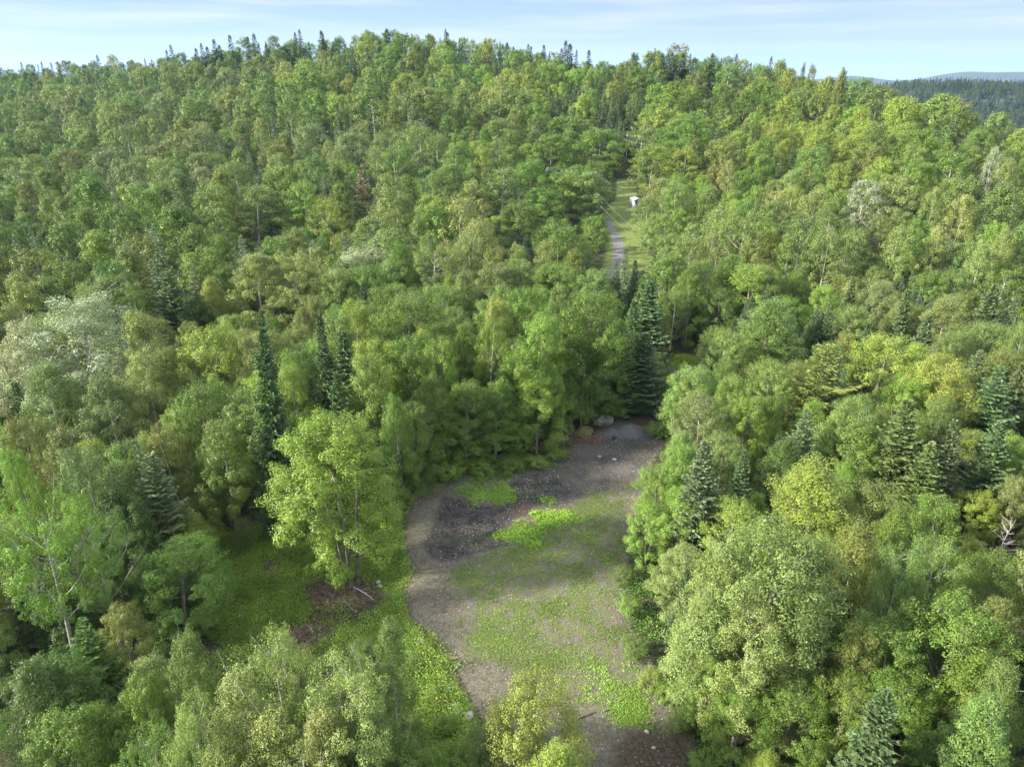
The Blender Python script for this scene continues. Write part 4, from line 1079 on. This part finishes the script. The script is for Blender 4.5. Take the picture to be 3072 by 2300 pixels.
M_FAR = plainmat('far_forest', (.014, .026, .018), (.026, .042, .028), .02)
hp = heightpatch('hill', [2400, 2560, 2640, 2720, 2800, 2950, 3072, 3300, 3600], [300, 262, 250, 240, 236, 240, 244, 250, 262], 1700, 420, 12, M_FAR, 'dark wooded hill behind the ridge')
heightpatch('mountain', [2300, 2480, 2540, 2580, 2640, 2700, 2760, 2820, 2900, 2980, 3072, 3250, 3500], [250, 236, 227, 229, 238, 244, 237, 225, 214, 218, 216, 222, 240], 7000, 1500, 0, M_FAR, 'blue mountains on the horizon')
A, Rr, Z, ztop = hp
Rf = np.random.default_rng(3); rows = []
for q_ in range(8200):
    a = Rf.uniform(A[4], A[-1]); rr = Rf.uniform(520, 1712)
    ia = np.interp(a, A, np.arange(len(A))); ir = np.interp(rr, Rr, np.arange(len(Rr)))
    i0, j0 = int(ir), int(ia); i1, j1 = min(i0 + 1, len(Rr) - 1), min(j0 + 1, len(A) - 1)
    fi, fj = ir - i0, ia - j0
    z = (Z[i0, j0] * (1 - fi) + Z[i1, j0] * fi) * (1 - fj) + (Z[i0, j1] * (1 - fi) + Z[i1, j1] * fi) * fj
    if rr < 1290: z = float(terr(rr * sin(a), rr * cos(a)))
    con = Rf.random() < .55; h = Rf.uniform(10, 15)
    rows.append(dict(x=rr * sin(a), y=rr * cos(a), z=z, h=h * (1.15 if con else .9), r=h * (.17 if con else .3), kind='spruce' if con else 'maple', tint='hillspruce' if con else 'hillgreen', lod=2))
forest('hill_forest', rows, 'dark spruce wood on the far hill')

# ------------------------------------------------------------------ single things
def tag(o, label, cat, group=None):
    o['label'] = label; o['category'] = cat
    if group: o['group'] = group
    return o
def at(px, py, h=0):
    x, y, _ = hit([px], [py], h); return float(x[0]), float(y[0]), float(terr(x[0], y[0]))

def rockmesh(name, seed, sx, sy, sz, mat, sub=3, amp=.18):
    import bmesh
    bm = bmesh.new(); bmesh.ops.create_icosphere(bm, subdivisions=sub, radius=1)
    for v in bm.verts:
        c = np.array(v.co)
        d = 1 + amp * float(vnoise(c[0] + c[2] * .7, c[1] - c[2] * .5, .7, seed)) * 2 + amp * .5 * float(vnoise(c[0] - c[2], c[1] + c[2], .3, seed + 3))
        for k in range(5):
            a = np.array([sin(seed + k * 2.1), cos(seed * 1.3 + k), sin(k * 1.7 + seed * .7)]); a /= np.linalg.norm(a)
            p = c @ a
            if p > .72: d *= 1 - (p - .72) * .8
        v.co = (c[0] * d * sx, c[1] * d * sy, c[2] * d * sz)
    me = bpy.data.meshes.new(name); bm.to_mesh(me); bm.free(); me.materials.append(mat)
    return me
M_ROCK = plainmat('grey_rock', (.17, .17, .18), (.30, .30, .31), 3.0)
M_WROCK = plainmat('pale_rock', (.26, .25, .23), (.40, .38, .36), 4.0)
M_MOSS = plainmat('mossy_rock', (.07, .085, .02), (.13, .12, .04), 3.0)
def rock(px, py, s, mat, label, seed, name='boulder', flat=.6, cat='boulder', group=None):
    x, y, z = at(px, py)
    o = bpy.data.objects.new(name, rockmesh(name, seed, s, s * .8, s * flat, mat)); COL.objects.link(o)
    o.location = (x, y, z + s * flat * .35); o.rotation_euler = (0, 0, seed * 1.3)
    return tag(o, label, cat, group)
rock(1812, 1268, 1.45, M_ROCK, 'large smooth grey boulder at the forest edge behind the drive', 3, flat=.62)
rock(1752, 1302, 1.25, M_MOSS, 'mossy green-brown boulder beside the grey boulder', 5, flat=.6)
rock(1966, 1245, .75, M_WROCK, 'upright pale boulder under the shrubs right of the gravel heap', 6, flat=1.1)
rock(1141, 1762, .28, M_WROCK, 'pale round stone beside the many-stemmed maple, the right one of two', 7)
rock(1136, 1749, .24, M_WROCK, 'pale round stone beside the many-stemmed maple, the upper one of two', 8)
rock(1712, 1282, .3, M_WROCK, 'pale rock among the brush under the forest edge', 9)
rock(1773, 1330, .16, M_WROCK, 'small white stone at the foot of the brush pile', 12, 'stone', cat='stone')
rock(1262, 1930, .32, M_WROCK, 'pale lilac rock in the weeds along the left bank of the lot', 10)
rock(1286, 1950, .36, M_WROCK, 'flat pale rock on the left bank, just below the lilac one', 11, flat=.4)
rock(1408, 2150, .42, M_WROCK, 'broad flat pale rock near the bottom of the left bank', 13, flat=.4)
rock(1362, 2120, .3, M_WROCK, 'pale rock left of the broad flat rock on the bank', 14, flat=.5)
rock(1372, 2144, .26, M_WROCK, 'small pale rock against the broad flat rock on the bank', 18, flat=.5)
rock(1345, 2068, .2, M_WROCK, 'small rock in the yellow moss of the bank', 15, flat=.5)
rock(1941, 2196, .22, M_WROCK, 'white stone on the brown soil at the near right of the lot', 16)
rock(1960, 2246, .16, M_WROCK, 'small white stone below the white stone on brown soil', 17, 'stone', cat='stone')
# two scraped white marks on the drive: thin slabs of crushed pale stone
for (px, py, s, sd, lb) in [(1843, 1378, .34, 21, 'white crushed stone patch on the drive, the right one'), (1799, 1369, .26, 22, 'white crushed stone patch on the drive, the left one')]:
    rock(px, py, s, M_WROCK, lb, sd, 'crushed_stone', .10, 'stone')

# gravel heap at the end of the lot
def heap(px, py, R_, H_, mat, name, label, cat, seed):
    n, m = 26, 40; V = [(0, 0, H_)]; 
    for i in range(1, n + 1):
        t = i / n
        for j in range(m):
            a = j * 2 * pi / m
            rr = R_ * t * (1 + .2 * cos(a * 2 + seed) + .12 * sin(a * 3 + seed))
            z = H_ * (1 - t) ** .85 * (1 + .25 * float(vnoise(cos(a) * t * 3 + 5, sin(a) * t * 3 + 5, .8, seed))) + .10 * float(vnoise(cos(a) * rr, sin(a) * rr, .35, seed + 1))
            V.append((rr * cos(a), rr * sin(a) * .8, z if i < n else -.25))
    idx = []; tot = []
    for j in range(m): idx += [0, 1 + j, 1 + (j + 1) % m]; tot.append(3)
    for i in range(n - 1):
        for j in range(m):
            a, b = 1 + i * m + j, 1 + i * m + (j + 1) % m
            idx += [a, a + m, b + m, b]; tot.append(4)
    o = bpy.data.objects.new(name, mesh_np(name, np.array(V), np.array(tot), idx, mat, smooth=True)); COL.objects.link(o)
    x, y, z = at(px, py); o.location = (x, y, z - .05); o['kind'] = 'thing'
    return tag(o, label, cat)
M_GRAV, ntg = newmat('dark_gravel'); tcg = N(ntg, 'ShaderNodeTexCoord')
pg = N(ntg, 'ShaderNodeBsdfPrincipled'); pg.inputs['Roughness'].default_value = .9
c_ = mixc(ntg, rampf(ntg, noise(ntg, tcg.outputs['Object'], 9, 5, .75), .42, .6), (.055, .055, .06), (.14, .14, .145))
c_ = mixc(ntg, rampf(ntg, noise(ntg, tcg.outputs['Object'], 30, 3, .7), .62, .7), c_, (.3, .3, .3))
L(ntg, c_, pg.inputs['Base Color'])
bg_ = N(ntg, 'ShaderNodeBump'); bg_.inputs['Distance'].default_value = .1; L(ntg, noise(ntg, tcg.outputs['Object'], 12, 5, .7), bg_.inputs['Height']); L(ntg, bg_.outputs[0], pg.inputs['Normal'])
L(ntg, pg.outputs[0], N(ntg, 'ShaderNodeOutputMaterial').inputs[0])
heap(1888, 1300, 2.3, 1.25, M_GRAV, 'gravel_heap', 'dark grey gravel heap at the far end of the drive', 'gravel heap', 4)
heap(1838, 1300, 1.5, .55, M_GRAV, 'gravel_heap', 'low dark gravel mound between the grey boulder and the gravel heap', 'gravel heap', 9)

# brush: one tangled pile per place
def brush(px, py, R_, n, name, label, mat, seed, H_=.6, lmax=1.6, cat='brush pile'):
    R = np.random.default_rng(seed); T = Tubes()
    for i in range(n):
        a = R.uniform(0, 6.28); rr = R_ * math.sqrt(R.random()); l = R.uniform(.4, lmax); d = R.uniform(0, 6.28)
        c = np.array([rr * cos(a), rr * sin(a) * .7, H_ * (1 - rr / R_) * R.random() + .04]); dv = np.array([cos(d) * l / 2, sin(d) * l / 2, R.normal(0, .12) * l])
        T.add([c - dv, c + R.normal(0, .07, 3), c + dv], [R.uniform(.012, .035), .02, .007], 3)
    v, i_ = T.get(); o = bpy.data.objects.new(name, mesh_np(name, v, 4, i_, mat)); COL.objects.link(o)
    x, y, z = at(px, py); o.location = (x, y, z); return tag(o, label, cat)
M_BRUSH = bark_mat('reddish_brush_twigs', (.14, .085, .065), (.27, .19, .15), 3, 1)
brush(1020, 1790, 2.9, 760, 'brush_pile', 'reddish brown brush pile at the foot of the many-stemmed maple', M_BRUSH, 1, .5)
brush(930, 1915, 2.2, 420, 'brush_pile', 'dark brush pile below the reddish one in the undergrowth', M_BRUSH, 2, .35)
brush(1690, 1310, 2.6, 420, 'brush_pile', 'brown brush pile left of the mossy boulder', M_BRUSH, 3, .6)
brush(1775, 1325, 1.3, 220, 'brush_pile', 'brown root tangle right of the mossy boulder', M_BRUSH, 4, .8)
brush(770, 1565, 2.2, 220, 'brush_pile', 'dark brush pile under the tall spruce', M_BRUSH, 6, .35)
brush(1960, 1290, 1.6, 180, 'brush_pile', 'reddish brush right of the gravel heap', M_BRUSH, 7, .4)
brush(815, 1700, 1.2, 90, 'brush_pile', 'small brown brush patch in the leafy undergrowth', M_BRUSH, 8, .2)

def log(p0, p1, r, mat, label, name='fallen_branch', cat='fallen branch', lift=.08, bend=.15):
    a = np.array(at(*p0)); b = np.array(at(*p1)); a[2] += lift; b[2] += lift
    T = Tubes(); m = (a + b) / 2 + np.array([bend, bend * .5, .08]); pts = curve3(a, m, b, 7)
    T.add(pts, np.linspace(r, r * .5, 7), 6)
    T.add([pts[3], pts[3] + (pts[4] - pts[3]) * .8 + np.array([.15, .2, .12])], [r * .4, .01], 4)
    c = pts.mean(0); v, i_ = T.get()
    o = bpy.data.objects.new(name, mesh_np(name, v - c, 4, i_, mat, smooth=True)); COL.objects.link(o); o.location = c
    return tag(o, label, cat)
log((1062, 1770), (1122, 1812), .08, M_DEAD, 'pale fallen branch lying across the reddish brush pile', lift=.35)
log((1030, 1812), (1056, 1838), .06, M_DEAD, 'short pale branch below the reddish brush pile', lift=.25)
log((1380, 1988), (1354, 2024), .05, M_DEAD, 'thin pale stick on the left edge of the lot')
log((1300, 1985), (1290, 2020), .09, M_DEAD, 'weathered log beside the rocks on the left bank')
log((1730, 2160), (1785, 2140), .06, M_BARK, 'dark branch lying on the soil at the near end of the lot')
log((1810, 2135), (1835, 2128), .04, M_BARK, 'short dark stick right of the dark branch')
log((940, 1905), (920, 1880), .07, M_DEAD, 'pale broken limb in the dark brush pile', lift=.2)
log((2085, 2125), (2098, 2150), .09, M_DEAD, 'pale dead limb under the trees right of the lot', lift=.3)

# a cut spruce trunk stub and the small dark post before the heap
def stub(px, py, h, r, mat, name, label, cat):
    T = Tubes(); T.add([(0, 0, -.1), (.01, 0, h * .5), (.03, .02, h), (.03, .02, h + .01)], [r * 1.15, r, r * .92, .005], 8)
    v, i_ = T.get(); o = bpy.data.objects.new(name, mesh_np(name, v, 4, i_, mat, smooth=True)); COL.objects.link(o)
    o.location = at(px, py); return tag(o, label, cat)
M_BLACK = plainmat('charred_wood', (.012, .011, .010), (.03, .028, .026), 8)
stub(1841, 1322, .55, .11, M_BLACK, 'post', 'short black post standing in front of the gravel heap', 'post')
stub(1145, 1425, .9, .16, M_DEAD, 'tree_stump', 'pale broken stump right of the many-stemmed maple crown', 'tree stump')
stub(1654, 1320, 1.1, .09, M_DEAD, 'tree_stump', 'thin grey snag left of the brown brush pile', 'tree stump')

# trunks standing in the dark gaps of the forest edge: slim trees with high crowns
def slim(px, py, h, pale, label, seed):
    x, y, z = at(px, py)
    R = np.random.default_rng(seed); T = Tubes(); zs = np.linspace(-.3, h, 9); ln = R.normal(0, .5, 2)
    T.add([(ln[0] * q / h, ln[1] * q / h + .1 * sin(q), q) for q in zs], [.11 * (1 - max(q, 0) / h) + .02 for q in zs], 6)
    for k in range(14):
        q = h * R.uniform(.25, .95); a = R.uniform(0, 6.28); l = R.uniform(.4, 1.1)
        T.add([(ln[0] * q / h, ln[1] * q / h, q), (ln[0] * q / h + cos(a) * l, ln[1] * q / h + sin(a) * l, q + .1)], [.02, .006], 3)
    v, i_ = T.get()
    root = bpy.data.objects.new('slender_tree', None); COL.objects.link(root); root.location = (x, y, z)
    a = bpy.data.objects.new('trunk', mesh_np('trunk', v, 4, i_, M_PALE if pale else M_BARK, smooth=True)); a.parent = root; COL.objects.link(a)
    n = 2600; u = R.random(n) ** .6; ang = R.uniform(0, 6.28, n); rr = 1.5 * np.sqrt(R.random(n)) * np.sin(np.clip(u, .1, 1) * 2.6)
    c = np.stack([ln[0] + rr * np.cos(ang), ln[1] + rr * np.sin(ang), h * (.62 + .42 * u)], 1)
    b = bpy.data.objects.new('crown', mesh_np('crown', leaves(R, c, np.tile([0, 0, 1.], (n, 1)), .19), 4, np.arange(n * 4), M_LEAF, {'var': R.random(n)})); b.parent = root; COL.objects.link(b)
    b['tint'] = TINT['green'][0]
    tag(root, label, 'slender tree', 'slender trunks at the forest edge')
SL = [(1742, 1283, 12, True, 'pale forked trunk standing over the mossy boulder'), (1738, 1255, 12, False, 'brown trunk close behind the pale forked trunk'), (1752, 1262, 11, False, 'thin trunk right behind the pale forked trunk'), (1771, 1268, 11, True, 'thin pale trunk between mossy boulder and grey boulder'), (1874, 1238, 11, False, 'lone grey trunk in the dark gap above the gravel heap'), (1667, 1310, 11, False, 'grey trunk above the left end of the brush pile'), (1684, 1312, 8, True, 'leaning pale trunk beside the grey trunk at the brush pile'), (1691, 1290, 11, False, 'thin trunk in the shade left of the mossy boulder'), (1714, 1270, 12, False, 'dark trunk left of the pale forked trunk'),
      (2056, 1030, 13, True, 'bare pale trunk left in the dark gap beyond the spruces'), (2074, 1020, 13, False, 'slim trunk in the middle of the dark gap'), (2107, 1015, 13, True, 'thin pale trunk in the dark gap, third from the spruces'), (2148, 1000, 13, False, 'dark slim trunk in the dark gap, fourth from the spruces'), (2165, 985, 13, True, 'rightmost thin trunk in the dark gap'),
      (830, 1595, 16, True, 'grey trunk rising beside the tall spruce')]
for i, s_ in enumerate(SL): slim(*s_, 200 + i)

# ------------------------------------------------------------------ buildings, poles and wires
def boxv(x0, x1, y0, y1, z0, z1):
    return np.array([(x, y, z) for z in (z0, z1) for (x, y) in ((x0, y0), (x1, y0), (x1, y1), (x0, y1))], float)
BF = [(3, 2, 1, 0), (4, 5, 6, 7), (0, 1, 5, 4), (1, 2, 6, 5), (2, 3, 7, 6), (3, 0, 4, 7)]
def boxes(name, bs, mat, parent):
    V = []; I = []
    for k, b in enumerate(bs):
        V.append(boxv(*b)); I += [tuple(i + 8 * k for i in f) for f in BF]
    o = bpy.data.objects.new(name, mesh_np(name, np.concatenate(V), 4, np.array(I).ravel(), mat)); o.parent = parent; COL.objects.link(o); return o
def gable(name, w, d, z, h, over, th, mat, parent):
    V = []; 
    for yv in (-d / 2 - over, d / 2 + over):
        V += [(-w / 2 - over, yv, z - over * h / (w / 2)), (0, yv, z + h), (w / 2 + over, yv, z - over * h / (w / 2)), (w / 2 + over, yv, z - over * h / (w / 2) + th), (0, yv, z + h + th), (-w / 2 - over, yv, z - over * h / (w / 2) + th)]
    I = [(0, 1, 7, 6), (1, 2, 8, 7), (2, 3, 9, 8), (3, 4, 10, 9), (4, 5, 11, 10), (5, 0, 6, 11), (0, 5, 4, 1), (1, 4, 3, 2), (6, 7, 10, 11), (7, 8, 9, 10)]
    o = bpy.data.objects.new(name, mesh_np(name, np.array(V), 4, np.array(I).ravel(), mat)); o.parent = parent; COL.objects.link(o); return o
M_WHITE = plainmat('white_siding', (.26, .27, .29), (.33, .34, .36), 2.5, .6)
M_GLASS = plainmat('dark_glass', (.03, .035, .04), (.05, .06, .07), 1, .12)
M_TIN = plainmat('pale_metal_roof', (.22, .26, .29), (.30, .34, .37), 1.5, .45)
M_SKIRT = plainmat('dark_skirting', (.06, .06, .065), (.10, .10, .11), 3)
def cabin(px, py, w, d, h, rot, label, name, roofm, win=True):
    x, y, z = at(px, py)
    e = bpy.data.objects.new(name, None); COL.objects.link(e); e.location = (x, y, z); e.rotation_euler = (0, 0, rot)
    boxes('wall', [(-w / 2, w / 2, -d / 2, d / 2, .45, h)], M_WHITE, e)
    boxes('base', [(-w / 2 - .12, w / 2 + .12, -d / 2 - .25, d / 2 + .1, -.5, .448)], M_SKIRT, e)
    gable('roof', w, d, h + .003, w * .22, .25, .12, roofm, e)
    V = np.array([(-w / 2, -d / 2 + .003, h - .01), (w / 2, -d / 2 + .003, h - .01), (0, -d / 2 + .003, h + w * .2), (-w / 2, -d / 2 + .1, h - .01), (w / 2, -d / 2 + .1, h - .01), (0, -d / 2 + .1, h + w * .2)])
    g = bpy.data.objects.new('gable', mesh_np('gable', V, np.array([3, 3, 4, 4, 4]), [0, 1, 2, 5, 4, 3, 0, 3, 4, 1, 1, 4, 5, 2, 2, 5, 3, 0], M_WHITE)); g.parent = e; COL.objects.link(g)
    if win:
        for s in (-1, 1):
            fr = boxes('window', [(s * w * .22 - .42, s * w * .22 + .42, -d / 2 - .05, -d / 2 - .001, 1.2, 2.3)], M_TIN, e)
            boxes('pane', [(s * w * .22 - .34, s * w * .22 + .34, -d / 2 - .058, -d / 2 - .051, 1.28, 2.22)], M_GLASS, fr)
    tag(e, label, 'cabin')
cabin(1906, 622, 2.3, 5.0, 2.3, radians(4), 'small white cabin on a dark base beside the drive', 'cabin', M_WHITE)
cabin(1903, 430, 3.6, 6, 1.9, radians(85), 'cabin with pale metal roof up the slope, seen between treetops', 'cabin', M_TIN)
cabin(1668, 534, 4, 6, 2.2, radians(60), 'pale-roofed shed glimpsed among the trees left of the drive', 'shed', M_TIN, False)

M_POLE = bark_mat('utility_pole_wood', (.16, .14, .12), (.26, .24, .22), 3, .3)
def pole(px, py_top, h, label):
    x, y, _ = hit([px], [py_top], h); x, y = float(x[0]), float(y[0]); z = float(terr(x, y))
    e = bpy.data.objects.new('utility_pole', None); COL.objects.link(e); e.location = (x, y, z)
    T = Tubes(); T.add([(0, 0, -.5), (0, 0, h), (0, 0, h + .01)], [.15, .10, .01], 8); v, i_ = T.get()
    o = bpy.data.objects.new('pole', mesh_np('pole', v, 4, i_, M_POLE, smooth=True)); o.parent = e; COL.objects.link(o)
    boxes('crossarm', [(-.9, .9, -.16, -.105, h - .5, h - .38)], M_POLE, e)
    for s in (-.8, .8): boxes('insulator', [(s - .04, s + .04, -.17, -.09, h - .378, h - .25)], M_WHITE, e)
    tag(e, label, 'utility pole', 'utility poles'); return np.array([x, y, z + h - .3])
p1 = pole(1716, 500, 9, 'slim utility pole left of the drive beside the pale-roofed shed')
p2 = pole(2030, 800, 9, 'utility pole among the trees right of the drive')
p3 = pole(1560, 830, 9, 'utility pole among the trees in front of the drive')
p4 = pole(1882, 424, 8, 'pale utility pole beside the metal-roofed cabin')
M_WIRE = plainmat('pale_wire', (.30, .31, .32), (.34, .34, .34), 1, .4)
def wire(a, b, sag, label, off):
    t = np.linspace(0, 1, 24)[:, None]; o3 = np.array([off, 0, 0])
    pts = (a + o3) * (1 - t) + (b + o3) * t; pts[:, 2] -= (4 * sag * t * (1 - t))[:, 0]
    T = Tubes(); T.add(pts, [.010] * 24, 5); c = pts.mean(0); v, i_ = T.get()
    o = bpy.data.objects.new('power_wire', mesh_np('power_wire', v - c, 4, i_, M_WIRE)); COL.objects.link(o); o.location = c
    tag(o, label, 'wire', 'overhead wires')
wire(p1, p2, 1.2, 'upper overhead wire crossing the drive and lawn toward the right', .8)
wire(p1, p2, 1.9, 'lower overhead wire crossing the drive and lawn toward the right', -.8)
wire(p3, p2, 1.0, 'overhead wire crossing low in front of the drive, the upper one', .8)
wire(p3, p2, 1.8, 'overhead wire crossing low in front of the drive, the lower one', -.8)

# ------------------------------------------------------------------ the air: one closed box of thin haze round everything
HAZE = 0.00005
if HAZE > 0:
    B = 15000
    o = bpy.data.objects.new('haze', mesh_np('haze', boxv(-B, B, -B, B, -60, 420), 4, np.array(BF).ravel(), None, mats=[bpy.data.materials.new('haze')])); COL.objects.link(o)
    m = o.data.materials[0]; m.use_nodes = True; nt = m.node_tree
    for n in list(nt.nodes): nt.nodes.remove(n)
    v = N(nt, 'ShaderNodeVolumePrincipled'); v.inputs['Color'].default_value = (.38, .62, 1.0, 1); v.inputs['Density'].default_value = HAZE; v.inputs['Anisotropy'].default_value = 0.2
    L(nt, v.outputs[0], N(nt, 'ShaderNodeOutputMaterial').inputs['Volume'])
    o['kind'] = 'stuff'; o['label'] = 'thin blue haze in the air'
